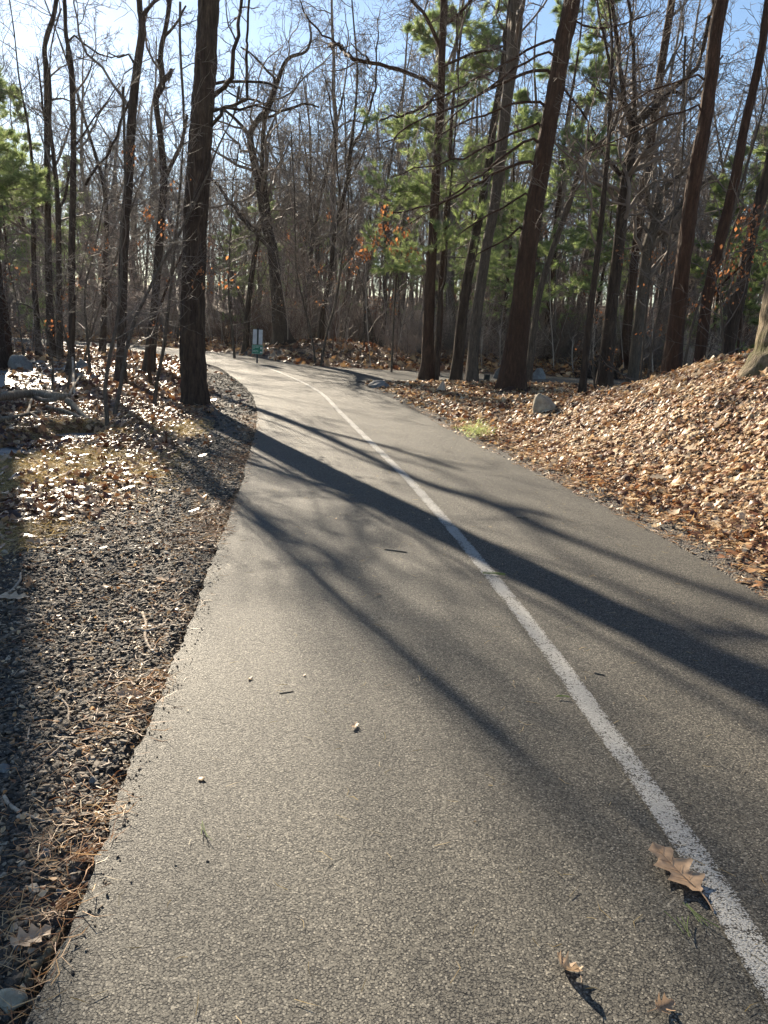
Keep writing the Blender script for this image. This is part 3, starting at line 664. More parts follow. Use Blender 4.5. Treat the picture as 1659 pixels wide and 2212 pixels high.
T('broad_leaved_tree', 'reddish slender trunk growing out of the brush heap', 'tree',
  [(1344,800,24),(1360,656,20),(1376,520,18),(1392,411,18),(1409,288,17),(1425,167,17),(1440,74,17),(1451,0,16)], height=14, bark=BARK_RED, seed=47, sides=36, ridge=0.01, nl=7, start=7, spread=3.5, flare=0.1)
T('broad_leaved_tree', 'grey oak with twisting heavy limbs far behind the bank', 'tree',
  [(1375,745,24),(1382,684,23),(1398,547,25),(1409,501,24),(1415,470,20)], depth=24, height=4, bark=BARK_GREY, seed=48, sides=36, nl=6, start=3.2, spread=3.5, gnarl=0.34,
  limbs=[[(1409,505,17),(1425,487,15),(1466,449,13),(1500,410,11),(1540,380,8)],[(1410,490,16),(1425,411,13),(1447,397,12),(1488,356,9),(1510,300,7)],[(1412,480,14),(1400,420,12),(1395,360,10),(1400,290,8),(1430,230,6)],[(1404,520,10),(1380,450,8),(1385,390,6)]])
T('broad_leaved_tree', 'tall straight dark brown trunk standing on the crest of the bank', 'tree',
  [(1452,795,44),(1457,740,38),(1466,656,35),(1482,520,33),(1501,383,32),(1521,274,30),(1536,167,30),(1559,0,29)], height=16, bark=BARK_RED, seed=49, sides=64, ridge=0.014, step=0.08, nl=7, start=7, spread=4, flare=0.15, depth=12.5,
  limbs=[[(1538,160,5),(1450,180,4),(1380,205,3),(1320,250,2)],[(1528,230,5),(1480,240,4),(1420,262,4),(1340,300,3),(1240,350,2)]])
T('broad_leaved_tree', 'dark brown trunk right of the straight one on the crest of the bank', 'tree',
  [(1510,790,27),(1518,720,25),(1531,629,24),(1556,520,24),(1589,383,22),(1608,274,20),(1637,149,18),(1655,37,17)], height=15, bark=BARK_RED, seed=50, sides=48, ridge=0.012, nl=7, start=7, spread=4, flare=0.1, depth=13.2,
  limbs=[[(1532,650,4),(1552,618,5),(1590,585,5),(1620,555,4)]])
T('broad_leaved_tree', 'dark trunk half hidden beside the very thick pale trunk', 'tree',
  [(1569,765,30),(1580,710,28),(1594,656,28),(1621,520,26),(1648,411,25),(1690,250,23),(1730,100,20)], height=13, bark=BARK_DARK, seed=51, sides=40, ridge=0.012, nl=6, start=7, spread=4, flare=0.1, depth=14)
T('young_tree', 'straight thin pale sapling between the reddish slender and the crest trunk', 'young tree',
  [(1403,785,6),(1414,715,5),(1430,642,5),(1452,479,4),(1470,380,3)], depth=14.5, height=6, seed=52, sides=8, ridge=0.0, nl=14, start=1.8, spread=1.5, dens=[(6,5,3,45,0.5),(4,4,3,50,0.5)], twig=TWIG_GREY, bark=BARK_GREY, asc=45, flare=0.1)
T('young_tree', 'thin pale stem leaning right between the two crest trunks', 'young tree',
  [(1480,760,6),(1501,683,6),(1561,533,6),(1602,397,6),(1638,274,5),(1660,190,4)], depth=16, height=8, seed=53, sides=8, ridge=0.0, nl=14, start=3.0, spread=2.0, dens=[(6,5,3,45,0.5),(4,4,3,50,0.5)], twig=TWIG_GREY, bark=BARK_GREY, asc=45, flare=0.1)
T('young_tree', 'small forked bare sapling on the bank in front of the brush heap', 'young tree',
  [(1284,850,5),(1282,800,4),(1277,750,3),(1280,700,3),(1290,660,2)], height=1.7, seed=54, sides=8, ridge=0.0, nl=10, start=0.5, spread=0.8, dens=[(4,5,3,50,0.5)], twig=TWIG_GREY, bark=BARK_GREY, asc=35, flare=0.1, rmin=0.004, leaf_n=14)
T('young_tree', 'orange leaved beech sapling between the crest trunks and the thick pale trunk', 'young tree',
  [(1565,765,5),(1560,700,4),(1556,640,4),(1562,590,3)], depth=11.6, height=2.2, seed=55, sides=8, ridge=0.0, nl=16, start=0.3, spread=1.0, dens=[(6,5,3,50,0.5)], twig=TWIG_GREY, bark=BARK_GREY, asc=70, flare=0.1, rmin=0.004, leaf_n=200, leaves=2.4)
T('young_tree', 'orange leaved beech sapling between the many forked tree and the reddish slender trunk', 'young tree',
  [(1392,760,5),(1394,700,4),(1400,640,4),(1404,590,3)], depth=17, height=3.2, seed=56, sides=8, ridge=0.0, nl=16, start=0.6, spread=1.5, dens=[(6,5,3,50,0.5)], twig=TWIG_GREY, bark=BARK_GREY, asc=70, flare=0.1, rmin=0.004, leaf_n=170, leaves=3.0)
T('young_tree', 'sapling holding a bright orange bunch of leaves left of the corner trunk', 'young tree',
  [(846,800,5),(850,700,4),(856,600,4),(866,520,3),(872,470,2)], depth=23.5, height=6.5, seed=57, sides=8, ridge=0.0, nl=16, start=2.5, spread=1.3, dens=[(6,5,3,50,0.5)], twig=TWIG_GREY, bark=BARK_GREY, asc=60, flare=0.1, rmin=0.005, leaf_n=0)

# -- copies: background trees, saplings and shrubs ----------------------------------------
def proto_tree(name, label, cat, group, h, r0, seed, start, nl, spread, dens, bark, twig, lean=0.05, gn=0.22, fork=False, asc=50, sides=10, leaf_n=0, rmin=0.008, leafz=5):
    r = np.random.default_rng(seed)
    n = 12; P = [np.array([0,0,-0.2])]; d = nrm(np.array([r.normal(0, lean), r.normal(0, lean), 1.0]))
    for i in range(n):
        d = nrm(d+np.append(r.normal(0, 0.07, 2), 0.03)); P.append(P[-1]+d*h/n)
    R = r0*(1-0.85*np.linspace(0, 1, n+1)**1.1)
    PT, RT = resample(P, R, 0.45)
    e = empty(name, (0,0,-50), label, cat, group)
    V, Fq = ring_trunk(PT, RT, sides, 0.006, 16, seed, 0.3); mesh_np('trunk', V, Fq, None, bark, e)
    tb = Tubes()
    if fork:
        for q in range(2):
            k = int(len(PT)*(0.25+0.15*q)); S = PT[k][None]; D = np.array([[r.normal(0, .6), r.normal(0, .6), 1.0]])
            p, rr = grow(S, D, np.array([h*0.6]), np.array([RT[k]*0.7]), 14, 0.12, 0.06, 0.2, r); tb.add(p, rr, 6)
            crown_tubes(p[0], rr[0], 1.0, nl//2, spread*0.7, dens, seed+q+1, asc=asc, gnarl=gn, tb=tb, rmin=rmin)
    crown_tubes(PT, RT, start, nl, spread, dens, seed, asc=asc, gnarl=gn, tb=tb, rmin=rmin)
    V, Fq = tb.arrays(); mesh_np('crown', V, Fq, None, twig, e)
    if leaf_n: hang_leaves(e, V, leaf_n, seed, zmax=leafz, size=0.07)
    return e, kids_of(e)
BG_LABEL = 'bare slender tree among the crowded woods behind the paths'
protos = [proto_tree('woodland_tree', BG_LABEL, 'tree', 'bare trees of the woods behind', h, r0, 200+i, st, nl, sp, DENS_BG, BARK_FAR if i%2 else BARK_GREY, TWIG_DARK if i%3 else TWIG_GREY, fork=(i%2 == 0), gn=g_, rmin=0.009)
          for i, (h, r0, st, nl, sp, g_) in enumerate([(15,0.16,3.5,13,4.2,.22),(17,0.2,4.5,13,4.8,.28),(13,0.12,2.5,13,3.4,.2),(18,0.22,5,12,5.2,.3),(14,0.13,3,14,3.6,.26),(16,0.17,4,12,4.4,.2),(12,0.1,2,13,3.0,.24)])]
SAP_LABEL = 'thin bare sapling in the understorey behind the paths'
saps = [proto_tree('sapling', SAP_LABEL, 'young tree', 'bare saplings of the understorey', h, r0, 300+i, 0.8, 16, sp, [(6,5,3,55,0.5),(5,4,3,50,0.5)], BARK_GREY, TWIG_GREY if i%2 else TWIG_BRUSH, asc=62, sides=6, rmin=0.006, leaf_n=(0,60,0,25)[i%4])
        for i, (h, r0, sp) in enumerate([(5.5,0.03,1.7),(7,0.04,2.0),(4,0.022,1.4),(6,0.035,1.9)])]
def proto_shrub(i):
    r = np.random.default_rng(400+i); N = 34
    e = empty('shrub', (0,0,-50), 'tangled leafless shrub of fine twigs at the edge of the woods', 'shrub', 'leafless shrubs of the understorey')
    a = r.random(N)*6.28; S = np.stack([np.cos(a)*0.5*r.random(N), np.sin(a)*0.5*r.random(N), np.full(N, -0.05)], 1)
    D = np.stack([np.cos(a)*0.5, np.sin(a)*0.5, np.ones(N)], 1)+r.normal(0, 0.15, (N, 3))
    L = 1.4+1.2*r.random(N); tb = Tubes(); P, R = grow(S, D, L, 0.006+0.012*r.random(N), 8, 0.16, 0.03, 0.4, r); tb.add(P, R, 3)
    S, D, L, A = spawn(P, R, 7, 0.15, 1, 45, 0.45, 0.6, L, r=r, rmin=0.006); P, R = grow(S, D, L, A, 5, 0.2, 0.03, 0.5, r); tb.add(P, R, 3)
    S, D, L, A = spawn(P, R, 5, 0.1, 1, 45, 0.5, 0.6, L, r=r, rmin=0.005); P, R = grow(S, D, L, A, 4, 0.2, 0.02, 0.5, r); tb.add(P, R, 3)
    V, Fq = tb.arrays(); mesh_np('branches', V, Fq, None, (TWIG_BRUSH, TWIG_DARK, TWIG_PALE, TWIG_BROWN)[i], e)
    return e, kids_of(e)
shrubs = [proto_shrub(i) for i in range(4)]

def scatter(n, ylo, yhi, margin, seed, mind, skip=None, xk=0.60):
    r = np.random.default_rng(seed); out = []; tries = 0
    while len(out) < n and tries < 60000:
        tries += 1
        y = ylo+(yhi-ylo)*r.random()**0.8; x = (r.random()*2-1)*(xk*y+2)
        if DP(x, y) < margin: continue
        if skip and skip(x, y): continue
        if any((x-a)**2+(y-b)**2 < mind*mind for a, b in out): continue
        out.append((x, y))
    return out, r
def sun_lane(x, y, near=46):
    """keeps the sunlit stretch of the path open towards the sun"""
    s = (x-0.7)*math.cos(SUN_AZ)-(y-6)*math.sin(SUN_AZ)   # sideways offset from the ray towards the sun
    f = (x-0.7)*math.sin(SUN_AZ)+(y-6)*math.cos(SUN_AZ)
    return abs(s) < 9 and f < near
def place(protos, pts, r, smin, smax, sink=0.05, tilt=0.03):
    first = [True]*len(protos)
    for i, (x, y) in enumerate(pts):
        k = int(r.integers(0, len(protos))); e, ks = protos[k]
        z = float(HT(x, y))-sink; s = smin+(smax-smin)*r.random(); rz = r.random()*6.28
        if first[k]:
            e.location = (x, y, z); e.rotation_euler = (0, 0, rz); e.scale = (s, s, s); first[k] = False
        else: copy_tree(e, (x, y, z), rz, s, kids=ks, tilt=tilt)
pts, r = scatter(165, 27, 72, 1.6, 1, 1.8, skip=lambda x, y: sun_lane(x, y))
place(protos, pts, r, 0.75, 1.15)
pts, r = scatter(150, 21, 50, 1.0, 2, 0.8, skip=lambda x, y: (x < -6 and y < 24))
place(saps, pts, r, 0.8, 1.25)
pts, r = scatter(105, 21.5, 48, 1.0, 3, 1.2, skip=lambda x, y: (x < 0 and y < 33 and not (x > -5 and y > 30)))
place(shrubs, pts, r, 0.7, 1.2)

# -- far woods: one mass -------------------------------------------------------------------
r = np.random.default_rng(50); N = 420
yy = 66+55*r.random(N); xx = (r.random(N)*2-1)*0.62*yy
S = np.stack([xx, yy, HT(xx, yy)-0.2], 1); D = np.stack([r.normal(0, .06, N), r.normal(0, .06, N), np.ones(N)], 1); L = 10+6*r.random(N)
tb = Tubes(); P, R = grow(S, D, L, np.full(N, 0.16), 10, 0.05, 0.05, 0.15, r); tb.add(P, R, 5)
S, D, L, A = spawn(P, R, 14, 0.15, 1, 45, 0.34, 0.4, L, r=r, rmin=0.025); P, R = grow(S, D, L, A, 6, 0.2, 0.06, 0.4, r); tb.add(P, R, 3)
S, D, L, A = spawn(P, R, 7, 0.1, 1, 45, 0.5, 0.6, L, r=r, rmin=0.015); P, R = grow(S, D, L, A, 4, 0.22, 0.04, 0.5, r); tb.add(P, R, 3)
tag(tb.build('far_woods', TWIG_BRUSH), kind='stuff')
def undergrowth(seed, N, mat, y0, y1, thick):
    r = np.random.default_rng(seed); yy = y0+(y1-y0)*r.random(N)**1.1; xx = (r.random(N)*2-1)*0.62*yy; k = DP(xx, yy) > 1.2; xx, yy = xx[k], yy[k]; N = len(xx)
    S = np.stack([xx, yy, HT(xx, yy)-0.1], 1); D = np.stack([r.normal(0, .12, N), r.normal(0, .12, N), np.ones(N)], 1); L = 1.2+5.5*r.random(N)**2.2
    tb = Tubes(); P, R = grow(S, D, L, thick+0.02*r.random(N)**3, 7, 0.06, 0.04, 0.4, r); tb.add(P, R, 3)
    S, D, L, A = spawn(P, R, 6, 0.2, 1, 42, 0.45, 0.5, L, r=r, rmin=0.007); P, R = grow(S, D, L, A, 4, 0.2, 0.03, 0.6, r); tb.add(P, R, 3)
    tag(tb.build('undergrowth', mat), kind='stuff')
undergrowth(51, 900, TWIG_BRUSH, 30, 80, 0.010)
undergrowth(52, 420, TWIG_PALE, 26, 60, 0.012)
undergrowth(53, 500, TWIG_BROWN, 26, 70, 0.014)

# -- pines -----------------------------------------------------------------------------------
def pine(name, label, h, r0, spread, seed, z0=1.5, whorls=14, blades=26, tuft=0.16, bark=BARK_RED, bl=0.011, gap=0.25, up=0.02, group=None, mat=NEEDLE):
    r = np.random.default_rng(seed)
    e = empty(name, (0,0,-50), label, 'pine tree', group)
    n = 12; P = np.stack([np.cumsum(r.normal(0, 0.04, n+1)), np.cumsum(r.normal(0, 0.04, n+1)), np.linspace(-0.2, h, n+1)], 1); P -= [P[0,0], P[0,1], 0]
    R = r0*(1-0.9*np.linspace(0, 1, n+1)); PT, RT = resample(P, R, 0.3)
    V, Fq = ring_trunk(PT, RT, 14, 0.005, 20, seed, 0.25); mesh_np('trunk', V, Fq, None, bark, e)
    S, D, Ls, A = [], [], [], []
    for w in range(whorls):
        zz = z0+(h-z0)*(w/whorls)**0.95; t = (zz-z0)/(h-z0)
        for q in range(5):
            if r.random() < gap: continue
            a = r.random()*6.28; i = int(np.clip(np.searchsorted(PT[:, 2], zz), 1, len(PT)-1))
            S.append(PT[i]); D.append([math.cos(a), math.sin(a), 0.05+0.5*t]); Ls.append(spread*(1-t*0.8)*(0.55+0.6*r.random())); A.append(max(0.28*RT[i], 0.012))
    tb = Tubes(); P1, R1 = grow(np.array(S), np.array(D, float), np.array(Ls), np.array(A), 9, 0.1, up, 0.3, r); tb.add(P1, R1, 5)
    S, D, L, A = spawn(P1, R1, 13, 0.2, 1, 50, 0.42, 0.5, np.array(Ls), flat=0.93, r=r, rmin=0.006); P2, R2 = grow(S, D, L, A, 5, 0.14, 0.04, 0.4, r); tb.add(P2, R2, 3)
    S, D, L, A = spawn(P2, R2, 4, 0.3, 1, 42, 0.55, 0.6, L, flat=0.85, r=r, rmin=0.004); P3, R3 = grow(S, D, L, A, 3, 0.14, 0.08, 0.5, r); tb.add(P3, R3, 3)
    V, Fq = tb.arrays(); mesh_np('branches', V, Fq, None, TWIG_DARK, e)
    base = np.concatenate([P2[:, -1], P3[:, -1], P3[:, 1], P3[:, 0]*0.5+P3[:, 1]*0.5]); dr = np.concatenate([P2[:, -1]-P2[:, -2], P3[:, -1]-P3[:, -2], P3[:, 1]-P3[:, 0], P3[:, 1]-P3[:, 0]])
    k = blades; N = len(base)*k
    B = np.repeat(base, k, 0)+r.normal(0, 0.02, (N, 3)); Dn = nrm(np.repeat(nrm(dr), k, 0)+r.normal(0, 0.4, (N, 3))*np.array([1,1,.7]))
    sd = nrm(np.cross(Dn, r.normal(0, 1, (N, 3)))); ln_ = tuft*(0.6+0.6*r.random(N))[:, None]
    V = np.stack([B-sd*bl*0.5, B+sd*bl*0.5, B+Dn*ln_], 1)
    tone = np.clip(np.repeat(r.random(len(base)), k)*0.6+0.4*r.random(N), 0, 1)
    mesh_np('foliage', V, None, np.arange(N*3).reshape(-1, 3), mat, e, tone=tone)
    return e, kids_of(e)
def put(e, x, y, rz=0, s=1.0, sink=0.05):
    e.location = (x, y, float(HT(x, y))-sink); e.rotation_euler = (0, 0, rz); e.scale = (s, s, s)
def gx(px, yy): return on_plane(px, 700, yy)[0]
pA, pAk = pine('pine_tree', 'light green young pine spreading its shelves behind the corner trunk', 11.5, 0.11, 3.0, 501, z0=2.6, whorls=14, gap=0.4, blades=17); put(pA, gx(948, 22.8), 22.8, 0.6)
pB, pBk = pine('pine_tree', 'dark evergreen with drooping boughs at the upper left edge', 9.6, 0.15, 2.0, 502, z0=4.2, whorls=13, gap=0.52, bl=0.010, blades=14); put(pB, gx(12, 24.5), 24.5, 1.0)
PINE_G = 'evergreens standing among the bare woods'
PINE_L = 'bluish green pine standing among the bare woods behind'
pC, pCk = pine('woodland_pine', PINE_L, 12, 0.13, 3.0, 503, z0=1.6, whorls=14, gap=0.56, tuft=0.2, bl=0.014, blades=13, group=PINE_G)
pD, pDk = pine('woodland_pine', PINE_L, 9, 0.10, 2.6, 504, z0=1.0, whorls=13, gap=0.56, tuft=0.2, bl=0.014, blades=13, group=PINE_G)
spots = [(1190,31,1.15),(1290,36,1.0),(1085,34,0.9),(1540,33,0.95),(1620,38,1.1),(20,36,0.9),(60,46,1.1),(150,44,0.7),(560,46,0.75),(500,40,0.7),(1010,38,0.8),(860,46,0.9),(700,56,0.8),(1600,28,0.6),(180,54,0.9),(620,60,0.9),(1700,27,1.1)]
for i, (px, y, s) in enumerate(spots):
    e, ks = ((pC, pCk), (pD, pDk))[i%2]
    if i < 2: put(e, gx(px, y), y, i*1.3, s)
    else:
        x = gx(px, y); copy_tree(e, (x, y, float(HT(x, y))-0.05), i*1.7, s, kids=ks)
# orange bunch on the sapling by the corner trunk
sap_o = [o for o in bpy.data.objects if o.get('label', '').startswith('sapling holding')][0]
r = np.random.default_rng(77)
bunch = [(872,528,0.45,150),(850,460,0.3,40),(790,535,0.4,50),(905,560,0.2,20),(740,640,0.25,20),(830,500,0.3,24)]
pp = np.concatenate([on_plane(px, py, 23.5)-np.array(sap_o.location)+r.normal(0, 1, (n, 3))*np.array([s, s, s*0.5]) for px, py, s, n in bunch])
hang_leaves(sap_o, pp, 260, 5, zmax=9, size=0.10)

# ------------------------------------------------------------------ leaf litter, gravel, grass, needles
def litter(name, x, y, size, mat, seed, detail=1, lift=0.012, tilt=0.5, tone=None, pw=0.5):
    r = np.random.default_rng(seed); N = len(x)
    st = np.array([0, .16, .3, .45, .6, .74, .88, 1.0]) if detail else np.array([0, .4, .8, 1.0])
    wd = np.array([.05, .34, .16, .46, .2, .40, .18, 0.02]) if detail else np.array([.08, .42, .3, .02])
    m = len(st); cu = r.normal(0, 0.8, N); cv = r.normal(0, 1.3, N); s = size*(0.45+1.15*r.random(N)**1.6)
    U = st[None]-0.5
    jw = wd[None]*(0.75+0.5*r.random((N, m)))*(0.75 if detail else 0.9)
    zc = cu[:, None]*(U**2)
    X = np.stack([U+0*jw, U+0*jw, U+0*jw], 2); Y = np.stack([jw, 0*jw, -jw], 2); Z = np.stack([zc+cv[:, None]*jw**2, zc, zc+cv[:, None]*jw**2*(0.3+r.random((N,1)))], 2)
    L = np.stack([X, Y, Z], -1).reshape(N, m*3, 3)*s[:, None, None]
    L[..., 2] -= L[..., 2].min(1, keepdims=True)*0.8
    a = r.random(N)*6.28; tx = r.normal(0, tilt, N); ty = r.normal(0, tilt, N)
    # tilt about x, then y, then turn about z
    c1, s1 = np.cos(tx)[:, None], np.sin(tx)[:, None]
    Yv = L[..., 1]*c1-L[..., 2]*s1; Zv = L[..., 1]*s1+L[..., 2]*c1
    c2, s2 = np.cos(ty)[:, None], np.sin(ty)[:, None]
    Xv = L[..., 0]*c2+Zv*s2; Zv = -L[..., 0]*s2+Zv*c2
    ca, sa = np.cos(a)[:, None], np.sin(a)[:, None]
    gz_ = np.maximum(ZT(x, y), np.where(DP(x, y) > 0.6, WATERZ+0.003, -9)); e_ = 0.1
    sx = (HT(x+e_, y)-HT(x-e_, y))/(2*e_); sy = (HT(x, y+e_)-HT(x, y-e_))/(2*e_)
    WX = Xv*ca-Yv*sa; WY = Xv*sa+Yv*ca
    up = (lift*r.random(N)*2-Zv.min(1)*0.55)[:, None]
    V = np.stack([x[:, None]+WX, y[:, None]+WY, gz_[:, None]+Zv+up+sx[:, None]*WX+sy[:, None]*WY], -1)
    b = []
    for i in range(m-1):
        for j in range(2): b.append([i*3+j, i*3+j+1, (i+1)*3+j+1, (i+1)*3+j])
    Fq = (np.arange(N)[:, None, None]*(m*3)+np.array(b)[None]).reshape(-1, 4)
    tn_ = r.random(N)**pw if tone is None else tone
    return mesh_np(name, V, Fq, None, mat, tone=np.repeat(tn_, len(b)))
def scatter_pts(n, x0, x1, y0, y1, cond, seed):
    r = np.random.default_rng(seed); x = x0+(x1-x0)*r.random(n); y = y0+(y1-y0)*r.random(n); k = cond(x, y, r.random(n)); return x[k], y[k]
def vis(x, y, m=0.6): return np.abs(x) < 0.56*y+m
def toneclump(x, y, seed): return 0.5*noise2(x*1.3, y*1.3, seed)+0.35*noise2(x*4, y*4, seed+1)
def bank_ok(x, y, q):
    d = DP(x, y); q = q*(1+0.9*sstep(noise2(x*1.7, y*1.7, 44)+0.5*noise2(x*5, y*5, 45), 0.15, 0.8)); return (~ISL(x, y)) & (q < sstep(d, 0.05, 0.6)**1.2+0.05) & vis(x, y, 2.5) & (d > 0.0)
r = np.random.default_rng(31)
x, y = scatter_pts(98000, 0.5, 9, 2.8, 12, bank_ok, 61)
tag(litter('leaf_litter', x, y, 0.057, LITTER, 62, 1, 0.012, 0.2, tone=np.clip(r.random(len(x))**0.95+0.45*toneclump(x, y, 3), 0, 1)), kind='stuff')
x, y = scatter_pts(90000, -1.5, 16, 12, 24, lambda x, y, q: bank_ok(x, y, q) & (q < 0.6), 63)
tag(litter('leaf_litter', x, y, 0.082, LITTER, 64, 0, 0.015, 0.26, tone=np.clip(r.random(len(x))**0.95+0.45*toneclump(x, y, 3), 0, 1)), kind='stuff')
def gw(y): return 1.55-0.85*sstep(y, 3.2, 6.5)
x, y = scatter_pts(6000, 0.5, 9, 2.8, 13, bank_ok, 161)
tag(litter('large_leaf_litter', x, y, 0.095, LITTER, 162, 1, 0.03, 0.18, tone=np.clip(r.random(len(x))*1.1, 0, 1)), kind='stuff')
def left_ok(x, y, q):
    d = DP(x, y); z = HT(x, y)
    n = noise2(x*0.9+3, y*0.9, 31); q = q*(1+1.6*sstep(n, -0.2, 0.4)*(1-sstep(d, 2.4, 3.6))*(1-sstep(y, 9, 12)))
    return ISL(x, y) & vis(x, y, 1.5) & (q < sstep(d, gw(y)-0.15, gw(y)+0.6)*0.9+0.03*(d > 0.15)) & ((z > WATERZ-0.02) | (noise2(x*3, y*3, 40) > 0.25))
x, y = scatter_pts(30000, -8, -1, 3.4, 13, left_ok, 65)
tag(litter('leaf_litter', x, y, 0.085, WETLEAF, 66, 1, 0.015, 0.24, tone=np.clip(r.random(len(x))**0.8+0.2*toneclump(x, y, 7), 0, 1)), kind='stuff')
x, y = scatter_pts(42000, -20, -2, 13, 31, lambda x, y, q: left_ok(x, y, q) & (q < 0.7), 67)
tag(litter('leaf_litter', x, y, 0.12, WETLEAF, 68, 0, 0.02, 0.35, tone=np.clip(r.random(len(x))**0.8+0.2*toneclump(x, y, 7), 0, 1)), kind='stuff')
x, y = scatter_pts(70000, -34, 34, 24, 60, lambda x, y, q: (DP(x, y) > 0.1) & vis(x, y, 2) & (q < 1.5-y/50), 69)
tag(litter('leaf_litter', x, y, 0.19, LITTER, 70, 0, 0.02, 0.4, tone=np.clip(r.random(len(x))*0.75, 0, 1)), kind='stuff')

# gravel
def stones(name, x, y, size, mat, seed, sink=0.35):
    r = np.random.default_rng(seed); N = len(x)
    g = (1+5**0.5)/2
    ico = nrm(np.array([(-1,g,0),(1,g,0),(-1,-g,0),(1,-g,0),(0,-1,g),(0,1,g),(0,-1,-g),(0,1,-g),(g,0,-1),(g,0,1),(-g,0,-1),(-g,0,1)], float))
    fc = np.array([(0,11,5),(0,5,1),(0,1,7),(0,7,10),(0,10,11),(1,5,9),(5,11,4),(11,10,2),(10,7,6),(7,1,8),(3,9,4),(3,4,2),(3,2,6),(3,6,8),(3,8,9),(4,9,5),(2,4,11),(6,2,10),(8,6,7),(9,8,1)])
    s = size*(0.35+1.6*r.random(N)**4)
    s = np.where(DP(x, y) < 0.015, np.minimum(s, size*0.6), s)
    V = ico[None]*(0.55+0.75*r.random((N, 12, 1)))*np.stack([1+0.6*r.random(N), 0.65+0.35*r.random(N), 0.35+0.3*r.random(N)], 1)[:, None]
    a = r.random(N)*6.28; ca, sa = np.cos(a)[:, None], np.sin(a)[:, None]; b = r.normal(0, 0.4, N); cb, sb = np.cos(b)[:, None], np.sin(b)[:, None]
    X = V[..., 0]*cb+V[..., 2]*sb; Z = -V[..., 0]*sb+V[..., 2]*cb
    V = np.stack([X*ca-V[..., 1]*sa, X*sa+V[..., 1]*ca, Z], -1)*s[:, None, None]
    V += np.stack([x, y, ZT(x, y)+s*sink*(r.random(N)*1.2)], 1)[:, None]
    return mesh_np(name, V, None, (np.arange(N)[:, None, None]*12+fc[None]).reshape(-1, 3), mat, smooth=False, tone=np.repeat(r.random(N), 20))
def stone_mat(name, stops, rough=0.6):
    m, nt, b, out = newmat(name)
    a = nd(nt, 'ShaderNodeAttribute', attribute_name='tone').outputs['Fac']
    c = ramp(nt, a, stops); n = noise_n(nt, nd(nt, 'ShaderNodeNewGeometry').outputs['Position'], 160, 3)
    c = mixc(nt, 0.6, c, ramp(nt, n.outputs['Fac'], [(0.3,(0.6,0.6,0.6)),(0.7,(1.3,1.3,1.3))]), 'MULTIPLY')
    nt.links.new(c, b.inputs['Base Color']); b.inputs['Roughness'].default_value = rough
    bump(nt, b, n.outputs['Fac'], 0.004, 0.8); return m
GRAV = stone_mat('gravel', [(0.0,(0.02,0.017,0.014)),(0.6,(0.088,0.066,0.045)),(0.88,(0.17,0.125,0.082)),(1.0,(0.42,0.35,0.26))], 0.75)
def grav_ok(x, y, q):
    d = DP(x, y); return ISL(x, y) & vis(x, y, 0.8) & ((d > 0.015) | ((d > -0.07) & (q < 0.06))) & (q < 1.05-sstep(d, gw(y)-0.2, gw(y)+0.5))
x, y = scatter_pts(85000, -2.9, -0.6, 0.6, 4.2, grav_ok, 71)
tag(stones('gravel', x, y, 0.0085, GRAV, 72), kind='stuff')
x, y = scatter_pts(60000, -3.6, -0.9, 4.0, 9.5, grav_ok, 73)
tag(stones('gravel', x, y, 0.010, GRAV, 74), kind='stuff')
x, y = scatter_pts(26000, 0.3, 4.5, 2.6, 9, lambda x, y, q: (~ISL(x, y)) & (DP(x, y) > 0.01) & (q < 0.4*(1-sstep(DP(x, y), 0.3, 0.9))) & vis(x, y, 1), 75)
tag(stones('gravel', x, y, 0.011, GRAV, 76), kind='stuff')
x, y = scatter_pts(20000, -6, -1, 9, 20, lambda x, y, q: grav_ok(x, y, q), 77)
tag(stones('gravel', x, y, 0.018, GRAV, 78), kind='stuff')

# needles and straw
def blades(name, x, y, length, width, mat, seed, rise=0.12, lift=0.012, segs=1, z=None):
    r = np.random.default_rng(seed); N = len(x)
    a = r.random(N)*6.28; D = np.stack([np.cos(a), np.sin(a), np.abs(r.normal(0, rise, N))], 1); D = nrm(D)
    s = nrm(np.cross(D, r.normal(0, 0.6, (N, 3))+np.array([0,0,1.0]))); L = (length*(0.5+0.9*r.random(N)))[:, None]
    bend = r.normal(0, 0.18, N)[:, None]*s*L
    B = np.stack([x, y, (ZT(x, y) if z is None else np.full(N, z))+lift*r.random(N)+0.002], 1)
    M = B+D*L*0.5+bend; E = B+D*L
    w = width/2; upv = np.array([0,0,1.0])*width*0.6
    V = np.stack([B-s*w, B+s*w, M-s*w, M+s*w, E], 1)
    k = np.arange(N)[:, None]*5
    return mesh_np(name, V, k+[0,1,3,2], k+[2,3,4], mat, tone=np.tile(r.random(N), 2))
def edge_ok(w, dens, side):
    def f(x, y, q):
        d = DP(x, y); sd_ = ISL(x, y) if side else ~ISL(x, y)
        cl = 0.5+0.9*noise2(x*2.2, y*2.2, 21)+0.5*noise2(x*7, y*7, 22)
        return sd_ & vis(x, y, 1) & (d > -0.03) & (q < dens*np.exp(-(d/w)**2)*np.clip(cl, 0.05, 1.3))
    return f
x, y = scatter_pts(70000, -2.6, -0.6, 0.6, 12, edge_ok(0.22, 0.8, True), 81)
tag(blades('dry_needles', x, y, 0.075, 0.0024, DRYNEEDLE, 82, 0.2, 0.02), kind='stuff')
x, y = scatter_pts(60000, -0.5, 3.6, 2.6, 14, edge_ok(1.1, 0.75, False), 83)
tag(blades('dry_needles', x, y, 0.085, 0.0035, DRYNEEDLE, 84, 0.2, 0.02), kind='stuff')
x, y = scatter_pts(15000, -3.6, -0.6, 0.6, 6, lambda x, y, q: grav_ok(x, y, q) & (q < 0.34), 85)
tag(blades('dry_needles', x, y, 0.07, 0.002, DRYNEEDLE, 86, 0.15, 0.02), kind='stuff')
